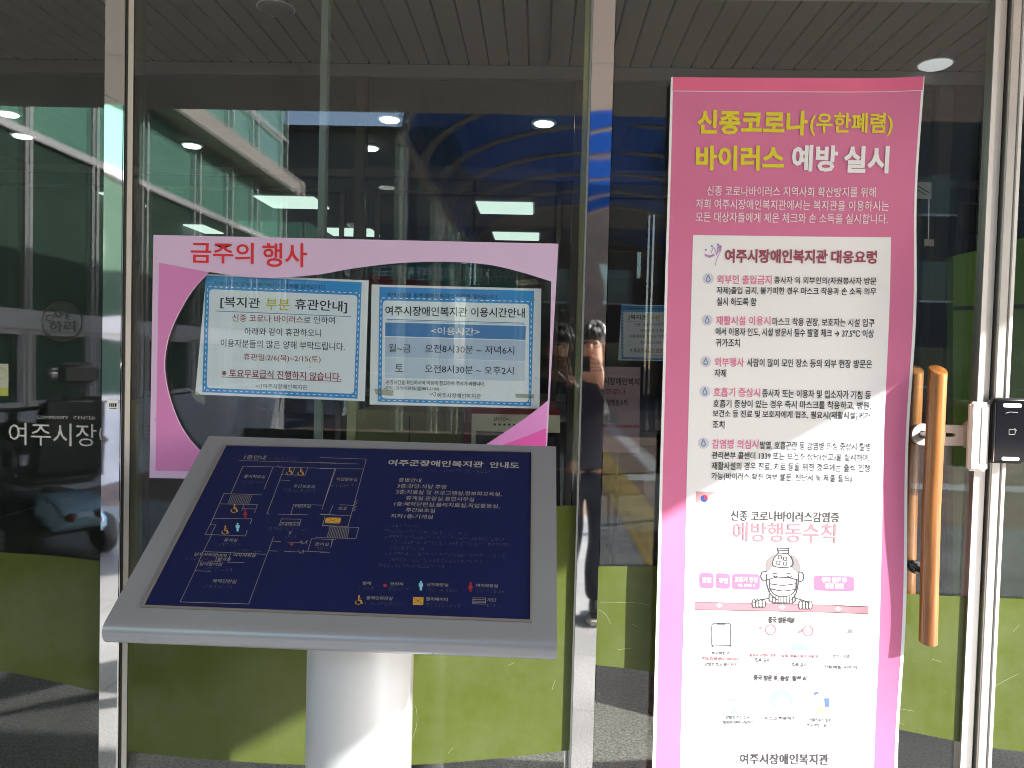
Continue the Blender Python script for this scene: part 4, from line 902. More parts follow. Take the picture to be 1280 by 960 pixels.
b = MB(); b.extrude_x(prof, SX0, SX1); b.build('lectern_top', SILVER, stand, smooth=True)
MP = Plane((0, NY, NZ), U, V)
NAVY = mat('navy_plate', (0.007, 0.011, 0.060, 1), 0.42, var=0.05, scale=3, spec=0.2)
quad = [(283, 557.5), (664, 566), (662.5, 775.5), (180.5, 757)]
rim = [(280.5, 555.8), (666.5, 564.3), (665, 778.5), (176, 759.6)]
b = MB(); MP.loops(b, [rim, quad], 0.0002, 0.003); b.build('plate_frame', mat('dull_steel', (0.30, 0.29, 0.27, 1), 0.35, 0.6), stand)
b = MB(); MP.loops(b, [quad], 0.0003, 0.0012); b.build('map_plate', NAVY, stand)
LINE = mat('map_line_print', (0.28, 0.27, 0.24, 1), 0.5)
DOT = mat('braille_dot', (0.045, 0.05, 0.10, 1), 0.35)
ORNG = mat('amber_print', (0.50, 0.28, 0.03, 1), 0.5)
LBLU = mat('light_blue_print', (0.20, 0.52, 0.62, 1), 0.5)
MRED = mat('map_red_print', (0.28, 0.012, 0.02, 1), 0.5)
b = MB(); NT = 0.0016
def c7(x, y): return (120 + x / 4.267, 540 + y / 4.267)
def c8(x, y): return (400 + x / 4.0, 540 + y / 4.0)
segs7 = [[(765, 155), (1190, 166), (1280, 168)], [(785, 185), (960, 189)], [(990, 190), (1280, 198)], [(785, 185), (720, 332), (683, 331)], [(945, 190), (898, 305)], [(683, 331), (885, 338)], [(683, 331), (610, 497)],
         [(665, 386), (862, 390), (846, 433)], [(790, 390), (778, 422)], [(783, 411), (848, 413)], [(624, 463), (833, 466), (823, 494)], [(610, 497), (640, 498), (614, 548)], [(610, 497), (583, 549), (797, 557), (808, 526)],
         [(618, 550), (574, 640), (905, 655)], [(1005, 191), (990, 232), (913, 438), (925, 440)], [(970, 441), (1128, 444)], [(1062, 192), (1046, 228)], [(1130, 194), (1115, 234), (990, 230)], [(985, 259), (1035, 261)], [(1280, 198), (1205, 416)],
         [(1055, 388), (1210, 393)], [(1055, 388), (1040, 441)], [(990, 466), (1095, 468), (1089, 486), (984, 484), (990, 466)], [(1195, 440), (1280, 445)], [(1222, 451), (1208, 503), (1280, 505)],
         [(948, 562), (815, 920), (450, 909), (530, 740), (572, 640)], [(940, 585), (985, 587)], [(920, 636), (968, 638)], [(1022, 590), (1090, 592)], [(1150, 572), (1130, 637)], [(1150, 572), (1170, 573)], [(1200, 574), (1280, 577)],
         [(1005, 640), (1075, 642)], [(1110, 638), (1245, 644)], [(552, 690), (570, 692)], [(600, 691), (668, 693)], [(700, 697), (792, 699)], [(650, 652), (638, 692)], [(718, 650), (708, 690)], [(530, 742), (612, 746)], [(1260, 576), (1255, 612)],
         [(1095, 582), (1108, 600), (1128, 580), (1122, 600)], [(1092, 584), (1098, 600)], [(1078, 632), (1090, 650), (1108, 632), (1104, 652)], [(960, 189), (972, 183), (980, 192), (990, 186)], [(1170, 573), (1180, 562), (1190, 570), (1200, 564)]]
segs8 = [[(0, 130), (232, 138), (140, 476)], [(0, 157), (188, 162)], [(75, 186), (215, 187)], [(75, 186), (10, 390)], [(100, 366), (170, 370)], [(66, 368), (48, 412)], [(0, 415), (158, 422)], [(25, 424), (14, 470), (142, 475)], [(46, 476), (194, 480), (180, 536), (0, 530)],
         [(188, 345), (172, 352), (186, 360), (168, 368), (182, 376), (165, 384), (178, 392), (160, 400)], [(66, 536), (54, 580)], [(0, 604), (50, 604)], [(0, 185), (75, 186)], [(765, 832), (828, 832), (826, 863), (764, 862), (765, 832)], [(765, 840), (828, 841)], [(765, 848), (828, 849)], [(765, 855), (828, 856)]]
for sgs, cf in ((segs7, c7), (segs8, c8)):
    b = MB()
    for sg in (sgs if sgs is segs7 else segs8[:-4]): MP.line(b, [cf(*q) for q in sg], 0.55, NT)
    b.build('plan_lines', LINE, stand)
b = MB()
for sg in segs8[-4:]: MP.line(b, [c8(*q) for q in sg], 0.55, NT)
b.build('stairs_symbol', LINE, stand)
b = MB()
for q in ([(722, 338), (832, 342), (814, 388), (706, 384)],): 
    for i in range(13):
        t = i / 12; MP.line(b, [c7(q[0][0] + (q[1][0] - q[0][0]) * t, q[0][1] + 4 * t), c7(q[3][0] + (q[2][0] - q[3][0]) * t, q[3][1] + 4 * t)], 0.9, NT)
b.build('stair_hatch', mat('hatch_grey_print', (0.13, 0.13, 0.14, 1), 0.5), stand); b = MB()
for i in range(13):
    t = i / 12; MP.line(b, [c8(50 + 96 * t, 478 + 3 * t), c8(36 + 100 * t, 531 + 4 * t)], 0.9, NT)
b.build('stair_hatch', mat('hatch_grey_print', (0.13, 0.13, 0.14, 1), 0.5), stand)
def mtext(name, m, items, wgt=0.0):
    lines(MP, name, m, stand, items, NT, wgt)
mtext('plate_title', mat('title_line_print', (0.34, 0.33, 0.31, 1), 0.5), [('여주군장애인복지관', 484.5, 604, 582.6, 585, 7.6), ('안내도', 612, 648.8, 585.3, 586.2, 7.6)], 0.02)
mtext('plan_lettering', LINE, [('1층안내', 304.5, 331, 574.6, 575.4, 5.2), ('물리치료실', 304.5, 330.5, 597.8, 598.6, 3.8), ('주간보호실', 366.5, 393, 610, 610.8, 3.8), ('직업활동실', 420, 446, 601.5, 602.2, 4),
    ('남자샤워실', 242.5, 270, 695.2, 696, 4), ('여자', 272, 283, 697, 697.4, 4), ('탈의실', 271.5, 287.5, 701.6, 702, 4), ('여자샤워실', 291, 319, 696.2, 697, 4), ('남자탈의실', 249, 277, 707.4, 708.2, 4), ('체력단련실', 265, 294.5, 729, 730, 4.6),
    ('휴게실', 279.5, 296, 677.6, 678, 4), ('안내데스크', 348, 375, 657.8, 658.6, 3.8), ('MDF실', 368.5, 388, 635, 635.6, 3.6), ('홀', 360.5, 364, 668, 668.2, 3.4), ('관리실', 393, 410.5, 682.6, 683.2, 4), ('창고', 422.5, 433, 638, 638.4, 3.8)])
mtext('list_lettering', LINE, [('층별안내', 498, 526, 602.8, 603.6, 4.8), ('3층:강당.식당.주방', 496.2, 558.2, 610.4, 612, 5.2), ('2층:치료실 및 프로그램실,정보화교육실,', 494.5, 626.8, 618, 621.2, 5.4), ('휴게실.관장실.통합사무실', 507, 592.5, 625.6, 627.6, 5.2),
    ('1층:체력단련실,물리치료실,직업활동실,', 492.5, 624.3, 633, 636.2, 5.4), ('주간보호실', 506.8, 543.4, 640.4, 641.4, 5), ('지하1층:기계실', 488, 540.8, 648, 649.4, 5.2)], 0.004)
mtext('legend_lettering', LINE, [('범례', 453, 463.2, 731.4, 731.6, 4), ('현위치', 487.5, 503.2, 732.4, 732.8, 4), ('남자화장실', 533, 560, 733.2, 734, 4.2), ('여자화장실', 595.2, 622, 734.4, 735.2, 4.2), ('장애인화장실', 457.5, 490.2, 750, 751, 4.4), ('엘리베이터', 532.2, 559.4, 751.4, 752.2, 4.4), ('계단', 609, 620, 752.6, 753, 4.4)])
# raised dots
b = MB(); rnd = random.Random(3)
rows = [(518, 612, 588, 590), (484, 524, 657, 658.5), (481, 585, 664, 668), (480, 630, 671, 675), (491, 640, 678, 682), (488, 536, 685, 686.5), (475, 632, 692, 696), (487, 602, 700, 703), (474, 555, 707, 709),
        (336, 372, 573.5, 574.6), (300, 330, 603, 604), (355, 400, 613, 614.5), (414, 446, 607, 608), (449, 468, 735.5, 736), (485, 512, 736.6, 737.4), (533, 574, 738, 739), (595, 632, 739, 740), (457, 503, 755, 756), (531, 577, 756.5, 757.5),
        (608, 626, 757.5, 758), (336, 384, 661, 662.5), (250, 290, 733, 734.4), (228, 262, 698, 699), (290, 326, 689, 690), (255, 290, 711.5, 712.4), (270, 300, 681, 682), (356, 372, 671, 671.4), (392, 412, 686, 686.6)]
for x0, x1, y0, y1 in rows:
    xx = x0
    while xx < x1:
        t = (xx - x0) / (x1 - x0); yy = y0 + (y1 - y0) * t
        for k in range(3):
            if rnd.random() < 0.45: MP.disc(b, xx, yy + k * 1.4 - 1.4, 0.45, NT, k=5)
        xx += rnd.choice((1.7, 1.7, 3.2))
b.build('braille_dots', mat('braille_raised', (0.10, 0.10, 0.13, 1), 0.4), stand)
def wheelchair(mb, x, y, s):
    MP.ring(mb, x, y + 2.2 * s, 3.0 * s, 0.9 * s, NT, ry=2.2 * s, a0=-60, a1=220, k=14); MP.line(mb, [(x + 0.6 * s, y - 3.2 * s), (x, y), (x + 3 * s, y + 0.2 * s), (x + 4.2 * s, y + 3.4 * s)], 1.1 * s, NT); MP.disc(mb, x + 0.9 * s, y - 4.4 * s, 1.0 * s, NT, k=10)
    MP.line(mb, [(x + 0.3 * s, y - 1.6 * s), (x + 3 * s, y - 1.5 * s)], 0.8 * s, NT)
for x_, y_, s in ((361.5, 590, 1.0), (375.5, 590.3, 1.0), (292.5, 636.5, 1.1), (281, 663.5, 1.1), (448, 751, 1.15)): b = MB(); wheelchair(b, x_, y_, s); b.build('wheelchair_symbol', ORNG, stand)
for q in ([c8(30, 430), c8(106, 431), c8(100, 460), c8(24, 458)], [c8(466, 828), c8(518, 829), c8(516, 868), c8(464, 866)]): b = MB(); MP.poly(b, q, NT); b.build('lift_symbol', ORNG, stand)
b = MB()
for q in ([c8(30, 430), c8(100, 460)], [c8(106, 431), c8(24, 458)], [c8(470, 832), c8(512, 864)], [c8(514, 833), c8(468, 862)]): MP.line(b, q, 0.5, NT + 0.0004)
b.build('lift_cross', NAVY, stand)
def figure(mb, x, y, s, skirt):
    MP.disc(mb, x, y - 5 * s, 1.3 * s, NT, k=10)
    if skirt: MP.poly(mb, [(x - 1.2 * s, y - 3.4 * s), (x + 1.2 * s, y - 3.4 * s), (x + 3 * s, y + 1.2 * s), (x + 1.2 * s, y + 1.2 * s), (x + 1 * s, y + 5 * s), (x - 1 * s, y + 5 * s), (x - 1.2 * s, y + 1.2 * s), (x - 3 * s, y + 1.2 * s)], NT)
    else: MP.poly(mb, [(x - 2.6 * s, y - 3.4 * s), (x + 2.6 * s, y - 3.4 * s), (x + 2.4 * s, y + 0.6 * s), (x + 1.5 * s, y + 0.6 * s), (x + 1.3 * s, y + 5 * s), (x - 1.3 * s, y + 5 * s), (x - 1.5 * s, y + 0.6 * s), (x - 2.4 * s, y + 0.6 * s)], NT)
each('man_symbol', LBLU, stand, [lambda b: figure(b, 526.2, 733.3, 1.05, False), lambda b: figure(b, 297.2, 660, 0.95, False)])
each('woman_symbol', MRED, stand, [lambda b: figure(b, 588.2, 734.8, 1.05, True), lambda b: figure(b, 306.8, 643.5, 0.95, True)])
each('position_dot', MRED, stand, [lambda b: MP.disc(b, 481.5, 732.5, 2.4, NT, ry=1.9), lambda b: MP.disc(b, 364.8, 680.8, 2.2, NT, ry=1.7)])
# scratches on the nose and the round column under the top
cx_, cy2 = -0.372, -0.35
zt0 = NZ + (cy2 - NY) / (FY - NY) * (FZ - NZ) - 0.06
b = MB(); n = 48; r = 0.113
vs = []; 
for k in range(n):
    a = 2 * math.pi * k / n; x_, y_ = cx_ + r * math.cos(a), cy2 + r * math.sin(a); vs.append((x_, y_, 0.012))
for k in range(n):
    a = 2 * math.pi * k / n; x_, y_ = cx_ + r * math.cos(a), cy2 + r * math.sin(a); vs.append((x_, y_, zt0 + (y_ - cy2) * V.z / V.y + 0.004))
b.add(vs, [(k, (k + 1) % n, (k + 1) % n + n, k + n) for k in range(n)] + [tuple(range(n)), tuple(range(n, 2 * n))])
b.build('column', mat('column_paint', (0.53, 0.545, 0.56, 1), 0.42, 0.15, var=0.02, scale=6), stand, smooth=True)
b = MB(); b.lathe([(0.19, 0.0), (0.19, 0.010), (0.185, 0.012)], (cx_, cy2, 0.0)); b.build('base_plate', SILVER, stand)
b = MB(); b.box(cx_ + r - 0.001, cx_ + r + 0.004, cy2 - 0.006, cy2 + 0.006, 0.012, zt0 - 0.01); b.build('column_seam', SATIN, stand)
def nose_pt(px, k):                        # a point of the rounded front edge, k = how far round it
    a = math.radians(k); c = B + dn * 0.024; p = c + (nn * math.cos(a) + (-V) * math.sin(a)) * 0.0243
    return Vector((at(px, 800, NY - 0.02).x, p.y, p.z))
for px, k, w_, l_ in ((489, 70, 0.0012, 4), (539.5, 95, 0.0010, 16), (541, 120, 0.0016, 5), (173, 80, 0.006, 2), (253, 92, 0.0035, 2), (300, 85, 0.0015, 3), (640, 110, 0.005, 2), (672, 120, 0.003, 2)):
    b = MB(); p0_, p1_ = nose_pt(px, k), nose_pt(px + 0.8, k + l_); dx_ = Vector((w_, 0, 0))
    b.add([p0_, p0_ + dx_, p1_ + dx_, p1_], [(0, 1, 2, 3)]); b.build('paint_chip', mat('chip_dark', (0.04, 0.04, 0.045, 1), 0.8), stand)

# ================================================================== THE PLACE IN FRONT (seen mirrored in the glass)
# ------------------------------------------------------------------ glazed wing on the left
XW = -4.6
TEAL = mat('teal_spandrel_glass', (0.15, 0.33, 0.24, 1), 0.15, spec=0.6, var=0.06, scale=1.2)
DGLASS = mat('dark_green_glass', (0.05, 0.085, 0.06, 1), 0.08, spec=0.8)
WFRAME = mat('white_aluminium', (0.62, 0.60, 0.57, 1), 0.4, 0.1)
TAN = mat('tan_ledge_panel', (0.44, 0.39, 0.32, 1), 0.6, var=0.05)
TILE = tiles_mat('pale_wall_tile', (0.50, 0.52, 0.54, 1), (0.46, 0.48, 0.50, 1), (0.25, 0.26, 0.27, 1), 0.6, 0.3, 0.4, 0.05, 40, 0.006, 0.0)
wing = empty('glazed_wing', (XW, -6.5, 0), 'teal glazed building wing with white mullions mirrored at upper left', 'building')
yA, yB = -0.6, -11.75
b = MB(); b.box(XW - 6, XW - 0.06, yB, yA, 0, 8.5); b.build('wall', mat('dark_core', (0.05, 0.055, 0.055, 1), 0.7), wing)
ym = [-0.6, -1.7, -2.75, -3.75, -4.77, -5.81, -6.82, -8.2, -9.28, -10.28, -11.69]
for y0, y1 in zip(ym, ym[1:]):
    for z0, z1, m in ((5.25, 8.4, TEAL), (4.5, 5.19, TEAL), (3.39, 4.25, TEAL), (1.78, 3.31, DGLASS)):
        b = MB(); b.box(XW - 0.058, XW - 0.02, y1 + 0.026, y0 - 0.026, z0, z1); b.build('window_pane', m, wing)
    b = MB(); b.box(XW - 0.058, XW - 0.03, y1 + 0.10, y0 - 0.10, 0.95, 1.55); f = b.build('low_window', DGLASS, wing)
    b = MB()
    b.box(XW - 0.03, XW + 0.015, y1 + 0.04, y1 + 0.098, 0.9, 1.6); b.box(XW - 0.03, XW + 0.015, y0 - 0.098, y0 - 0.04, 0.9, 1.6)
    b.box(XW - 0.03, XW + 0.013, y1 + 0.099, y0 - 0.099, 1.552, 1.6); b.box(XW - 0.03, XW + 0.013, y1 + 0.099, y0 - 0.099, 0.9, 0.948); b.build('window_frame', WFRAME, f)
for y0 in ym:
    b = MB(); b.box(XW - 0.055, XW + 0.03, y0 - 0.024, y0 + 0.024, 0.88, 8.4); b.build('mullion', WFRAME, wing)
b = MB()
for z in (3.35, 5.22): b.box(XW - 0.05, XW + 0.026, yB, yA, z - 0.035, z + 0.035)
b.build('transom', WFRAME, wing)
b = MB(); b.box(XW - 0.05, XW + 0.034, yB, yA, 1.602, 1.775); b.build('sill_band', WFRAME, wing)
b = MB(); b.box(XW - 0.05, XW + 0.34, yB, yA, 4.255, 4.49); b.build('ledge', TAN, wing)
b = MB(); b.box(XW - 0.05, XW + 0.024, yB, yA, 0.0, 0.878); b.build('plinth', TILE, wing)

# houses across the street
def house(name, x0, x1, y0, y1, zw, zr, label, wm, rm, hip=2.0, eave=0.5):
    h = empty(name, ((x0 + x1) / 2, y1, 0), label, 'house')
    q = MB(); q.box(x0, x1, y0, y1, 0, zw); q.build('wall', wm, h)
    q = MB(); ym_ = (y0 + y1) / 2; e = eave
    q.add([(x0 - e, y0 - e, zw + 0.01), (x1 + e, y0 - e, zw + 0.01), (x1 + e, y1 + e, zw + 0.01), (x0 - e, y1 + e, zw + 0.01), (x0 + hip, ym_, zr), (x1 - hip, ym_, zr)],
          [(0, 1, 5, 4), (1, 2, 5), (2, 3, 4, 5), (3, 0, 4), (0, 3, 2, 1)]); q.build('roof', rm, h)
    nx = max(2, int((x1 - x0) / 2.2))
    for j in range(int(zw // 2.9)):
        for i in range(nx):
            xx = x0 + (x1 - x0) * (i + 0.5) / nx
            q = MB(); q.box(xx - 0.5, xx + 0.5, y1 - 0.04, y1 + 0.012, 0.9 + 2.9 * j, 2.2 + 2.9 * j); f = q.build('window', DGLASS, h)
            q = MB(); q.box(xx - 0.56, xx + 0.56, y1 + 0.0, y1 + 0.03, 0.82 + 2.9 * j, 0.895 + 2.9 * j); q.build('sill', WFRAME, f)
    return h
ROOFT = tiles_mat('grey_roof_tile', (0.30, 0.30, 0.30, 1), (0.24, 0.24, 0.25, 1), (0.12, 0.12, 0.12, 1), 0.3, 0.3, 0.8, 0.2, 20, 0.02)
DWALL = mat('dark_cladding', (0.075, 0.07, 0.066, 1), 0.7, var=0.2, scale=1.0)
BWALL = mat('brown_brick_wall', (0.15, 0.09, 0.06, 1), 0.8, var=0.25, scale=1.2)
house('tiled_house', -9.2, -3.4, -30, -23, 8.7, 9.9, 'dark house with grey tiled hip roof mirrored above the pink board', DWALL, ROOFT)
house('brick_house', -3.0, 4.4, -37, -29, 8.4, 9.4, 'brown house behind the arched walkway in the mirror view', BWALL, ROOFT, 2.4)
house('brick_house', 5.2, 14.5, -34, -24.5, 10.4, 11.8, 'large dark house mirrored faintly in the glass door', DWALL, ROOFT)
house('long_house', 15.5, 30, -35, -24, 12.4, 13.8, 'long dark house at the far right across the street', DWALL, ROOFT)
house('corner_house', -19, -10.5, -33, -25, 6.4, 8.0, 'low house behind the glazed wing', BWALL, ROOFT)

# arched walkway roof with blue sheeting
wk = empty('arched_walkway', (0.8, -10, 0), 'arched walkway roof of blue sheeting on pale posts, mirrored beside the right mullion', 'walkway')
RIB = mat('tan_painted_rib', (0.42, 0.36, 0.27, 1), 0.5, 0.1)
POSTM = mat('pale_green_post', (0.55, 0.6, 0.5, 1), 0.35, 0.2)
BLUES = film_mat('blue_polycarbonate', (0.035, 0.095, 0.20, 1), 0.6, 0.4, (0.18, 0.32, 0.60, 1))
wxc, whw, wzs, wrise = 1.12, 2.64, 3.83, 1.05
def arch(t): a = math.pi * t; return (wxc - whw * math.cos(a), wzs + wrise * math.sin(a))
b = MB(); n = 24; ys_ = [-6.2, -15.2]
vs = [(arch(i / n)[0], y, arch(i / n)[1] + 0.05) for y in ys_ for i in range(n + 1)] + [(arch(i / n)[0], y, arch(i / n)[1] + 0.058) for y in ys_ for i in range(n + 1)]
fs = []
for o_ in (0, 2 * (n + 1)):
    fs += [(o_ + i, o_ + i + 1, o_ + n + 1 + i + 1, o_ + n + 1 + i) for i in range(n)]
b.add(vs, fs); b.build('blue_roof_sheet', BLUES, wk, smooth=True, fix=False)
k = 0
y = -6.4
while y > -15.1:
    b = MB(); b.tube([(arch(i / 20)[0], y, arch(i / 20)[1]) for i in range(21)], 0.035, 8); b.build('rib', RIB, wk, smooth=True)
    if k % 2 == 0:
        for sx in (-1, 1):
            b = MB(); b.tube([(wxc + sx * whw, y, 0.0), (wxc + sx * whw, y, wzs)], 0.05, 12); b.build('post', POSTM, wk, smooth=True)
    y -= 1.45; k += 1
for sx in (-1, 1):
    b = MB(); b.box(wxc + sx * whw - 0.04, wxc + sx * whw + 0.04, -15.1, -6.3, wzs - 0.11, wzs - 0.02); b.build('side_beam', RIB, wk)

# street banner with large letters, readable from the entrance and so mirrored in the glass
sb = empty('street_banner', (-1.9, -14.5, 2.8), 'green and red cloth banner whose lettering shows mirrored in the glass', 'banner')
q = MB(); q.box(-3.7, -0.45, -14.52, -14.5, 2.75, 3.45); q.build('cloth', mat('teal_cloth', (0.02, 0.20, 0.17, 1), 0.8), sb)
q = MB(); q.add([(-3.7, -14.497, 2.755), (-0.45, -14.497, 2.755), (-0.45, -14.497, 2.85), (-2.0, -14.497, 3.0), (-3.7, -14.497, 3.2)], [(0, 1, 2, 3, 4)]); q.build('red_field', mat('red_cloth', (0.26, 0.02, 0.03, 1), 0.8), sb)
q = MB()
for t_, x0, x1 in (('여주지역', -0.55, -1.55), ('대한민국', -1.9, -3.55)):
    vs, fs = glyphs(t_, 0.012, 2); q.add([(x0 + (x1 - x0) * a, -14.494, 3.08 + 0.3 * c) for a, c in vs], fs)
q.build('banner_lettering', WHITE, sb)
q = MB()
for xx in (-3.75, -0.4): q = MB(); q.tube([(xx, -14.51, 0), (xx, -14.51, 3.6)], 0.03, 10); q.build('banner_pole', POSTM, sb)

# bare trees along the street
def tree(x, y, h, seed, label):
    rr = random.Random(seed); t = empty('bare_tree', (x, y, 0), label, 'tree', 'bare trees along the street')
    bark = mat('grey_bark', (0.10, 0.08, 0.065, 1), 0.9, var=0.3, scale=8)
    q = MB(); q.tube([(x, y, 0), (x + 0.05, y, h * 0.25), (x - 0.03, y + 0.05, h * 0.5), (x, y, h * 0.62)], [0.14, 0.11, 0.09, 0.06], 9); q.build('trunk', bark, t, smooth=True)
    q = MB()
    def grow(p, d, L, r, lev):
        e = p + d * L; q.tube([p, p.lerp(e, .5) + Vector((rr.uniform(-.05, .05) * L,) * 3), e], [r, r * .8, r * .55], 5, cap=False)
        if lev == 0: return
        for _ in range(4 if lev > 1 else 5):
            nd = (d + Vector((rr.uniform(-1, 1), rr.uniform(-1, 1), rr.uniform(-.2, .8))) * 0.75).normalized()
            grow(p.lerp(e, rr.uniform(.4, 1)), nd, L * rr.uniform(.5, .72), r * .5, lev - 1)
    for kk in range(6):
        a = kk * 1.05 + rr.uniform(-.3, .3); grow(Vector((x, y, h * (0.35 + 0.045 * kk))), Vector((math.cos(a), math.sin(a), 0.9)).normalized(), h * 0.24, 0.045, 3)
    q.build('crown', bark, t)
tree(5.2, -17, 6.5, 1, 'bare grey tree right of the arched walkway'); tree(-6.4, -17.5, 6.0, 2, 'bare grey tree beside the glazed wing end')

# ------------------------------------------------------------------ mobility scooter parked nose to the wing
def P(dx, dy, z): return (SXC + dx, SYC + dy, z)
SXC, SYC = -3.55, -3.35
scx = empty('mobility_scooter', (SXC, SYC, 0), 'dark mobility scooter with pale blue rear shell mirrored at lower left', 'mobility scooter')
UPH = mat('black_upholstery', (0.012, 0.012, 0.014, 1), 0.5, bump=0.1, bscale=60); TYRE = mat('black_tyre', (0.015, 0.015, 0.015, 1), 0.8)
SHELL = mat('pale_blue_paint', (0.33, 0.52, 0.66, 1), 0.2, 0.1, spec=0.6); BLKM = mat('black_metal', (0.02, 0.02, 0.022, 1), 0.4, 0.5)
def part(fn, name, m, par=scx, **k): q = MB(); fn(q); return q.build(name, m, par, **k)
part(lambda q: q.box(*[SXC - 0.55, SXC + 0.45, SYC - 0.24, SYC + 0.24, 0.17, 0.24]), 'deck', BLKM, bevel=0.02)
sh = part(lambda q: q.add([P(0.34, -0.20, 0.24), P(0.66, -0.20, 0.24), P(0.70, -0.17, 0.34), P(0.58, -0.17, 0.44), P(0.34, -0.16, 0.46), P(0.34, 0.20, 0.24), P(0.66, 0.20, 0.24), P(0.70, 0.17, 0.34), P(0.58, 0.17, 0.44), P(0.34, 0.16, 0.46)],
     [(0, 1, 2, 3, 4), (9, 8, 7, 6, 5), (0, 5, 6, 1), (1, 6, 7, 2), (2, 7, 8, 3), (3, 8, 9, 4), (4, 9, 5, 0)]), 'rear_shell', SHELL, bevel=0.03, smooth=True, seg=3)
for dy in (-0.13, 0.13): part(lambda q: q.ball(P(0.68, dy * 0.75, 0.33), (0.025, 0.04, 0.03)), 'tail_light', mat('red_lens', (0.10, 0.006, 0.006, 1), 0.15), sh, smooth=True)
for dx in (0.42, -0.52):
    for dy in (-0.27, 0.27):
        wl_ = part(lambda q: q.lathe([(0.07, -0.05), (0.15, -0.055), (0.165, -0.03), (0.165, 0.03), (0.15, 0.055), (0.07, 0.05)], P(dx, dy, 0.166), 'Y', 28), 'wheel', TYRE, smooth=True)
        part(lambda q: q.lathe([(0.068, -0.045), (0.068, 0.045)], P(dx, dy, 0.166), 'Y', 20), 'rim', SATIN, wl_)
st_ = part(lambda q: q.box(SXC - 0.08, SXC + 0.42, SYC - 0.25, SYC + 0.25, 0.50, 0.60), 'seat', UPH, bevel=0.04, seg=3, smooth=True)
part(lambda q: q.tube([P(0.15, 0, 0.40), P(0.15, 0, 0.50)], 0.04, 12), 'seat_post', BLKM)
part(lambda q: q.add([P(0.36, -0.26, 0.57), P(0.47, -0.26, 0.57), P(0.58, -0.23, 1.12), P(0.50, -0.23, 1.12), P(0.36, 0.26, 0.57), P(0.47, 0.26, 0.57), P(0.58, 0.23, 1.12), P(0.50, 0.23, 1.12)],
     [(0, 1, 2, 3), (7, 6, 5, 4), (0, 4, 5, 1), (1, 5, 6, 2), (2, 6, 7, 3), (3, 7, 4, 0)]), 'backrest', UPH, bevel=0.04, seg=3, smooth=True)
part(lambda q: q.box(SXC + 0.51, SXC + 0.59, SYC - 0.13, SYC + 0.13, 1.19, 1.35), 'headrest', UPH, bevel=0.035, seg=3, smooth=True)
part(lambda q: q.tube([P(0.55, -0.06, 1.1), P(0.55, -0.06, 1.2)], 0.008, 8).tube([P(0.55, 0.06, 1.1), P(0.55, 0.06, 1.2)], 0.008, 8), 'headrest_stem', BLKM)
for dy in (-0.29, 0.29): part(lambda q: q.box(SXC - 0.05, SXC + 0.40, SYC + dy - 0.035, SYC + dy + 0.035, 0.76, 0.81), 'armrest', UPH, bevel=0.015, smooth=True); part(lambda q: q.tube([P(0.38, dy, 0.56), P(0.38, dy, 0.78)], 0.014, 8), 'armrest_post', BLKM)
part(lambda q: q.tube([P(-0.52, 0, 0.2), P(-0.48, 0, 0.5), P(-0.36, 0, 0.95)], [0.06, 0.05, 0.04], 12), 'tiller', BLKM, smooth=True)
part(lambda q: q.tube([P(-0.26, -0.30, 1.0), P(-0.36, -0.16, 0.98), P(-0.38, 0, 0.97), P(-0.36, 0.16, 0.98), P(-0.26, 0.30, 1.0)], 0.016, 10), 'handlebar', BLKM, smooth=True)
for dy in (-0.3, 0.3):
    mr_ = part(lambda q: q.tube([P(-0.34, dy * .8, 0.99), P(-0.36, dy, 1.2)], 0.007, 8), 'mirror_stem', BLKM); part(lambda q: q.ball(P(-0.36, dy, 1.24), (0.02, 0.075, 0.05)), 'mirror_glass', STEEL, mr_, smooth=True)
part(lambda q: q.box(SXC - 0.72, SXC - 0.46, SYC - 0.2, SYC + 0.2, 0.62, 0.86), 'basket', BLKM, bevel=0.01)
part(lambda q: q.ball(P(-0.56, 0, 0.34), (0.2, 0.24, 0.16)), 'front_cowl', BLKM, smooth=True)

part(lambda q: q.box(SXC - 0.1, SXC + 0.36, SYC - 0.23, SYC + 0.23, 0.245, 0.42), 'battery_cover', BLKM, bevel=0.04, smooth=True)
scx.rotation_euler = (0, 0, math.radians(32))

# ------------------------------------------------------------------ the photographer, and the phone held up at the camera's place
def skin(name, verts, edges, radii, m, parent, root=0, sub=2):
    me = bpy.data.meshes.new(name); me.from_pydata([tuple(v) for v in verts], edges, [])
    o = bpy.data.objects.new(name, me); COL.objects.link(o)
    mo = o.modifiers.new('skin', 'SKIN'); mo.use_smooth_shade = True
    for i, r_ in enumerate(radii):
        sv = me.skin_vertices[0].data[i]; sv.radius = r_ if isinstance(r_, tuple) else (r_, r_); sv.use_root = (i == root)
    s2 = o.modifiers.new('sub', 'SUBSURF'); s2.levels = sub; s2.render_levels = sub
    dg = bpy.context.evaluated_depsgraph_get(); dg.update()
    nm = bpy.data.meshes.new_from_object(o.evaluated_get(dg)); o.modifiers.clear(); o.data = nm; bpy.data.meshes.remove(me)
    nm.materials.clear(); nm.materials.append(m)
    for p in nm.polygons: p.use_smooth = True
    adopt(o, parent)
    return o
PX, PY = 0.105, -2.42
SKINM = mat('skin', (0.45, 0.24, 0.16, 1), 0.5); NAVYJ = mat('navy_padded_jacket', (0.012, 0.014, 0.030, 1), 0.45, bump=0.15, bscale=40)
JEANS = mat('dark_jeans', (0.018, 0.022, 0.035, 1), 0.8, var=0.2, scale=20); HAIR = mat('black_hair', (0.008, 0.007, 0.006, 1), 0.4)
person = empty('person', (PX, PY, 0), 'person in dark jacket and jeans photographing with a raised phone, mirrored in the right mullion', 'person')
V_ = []; E_ = []; R_ = []
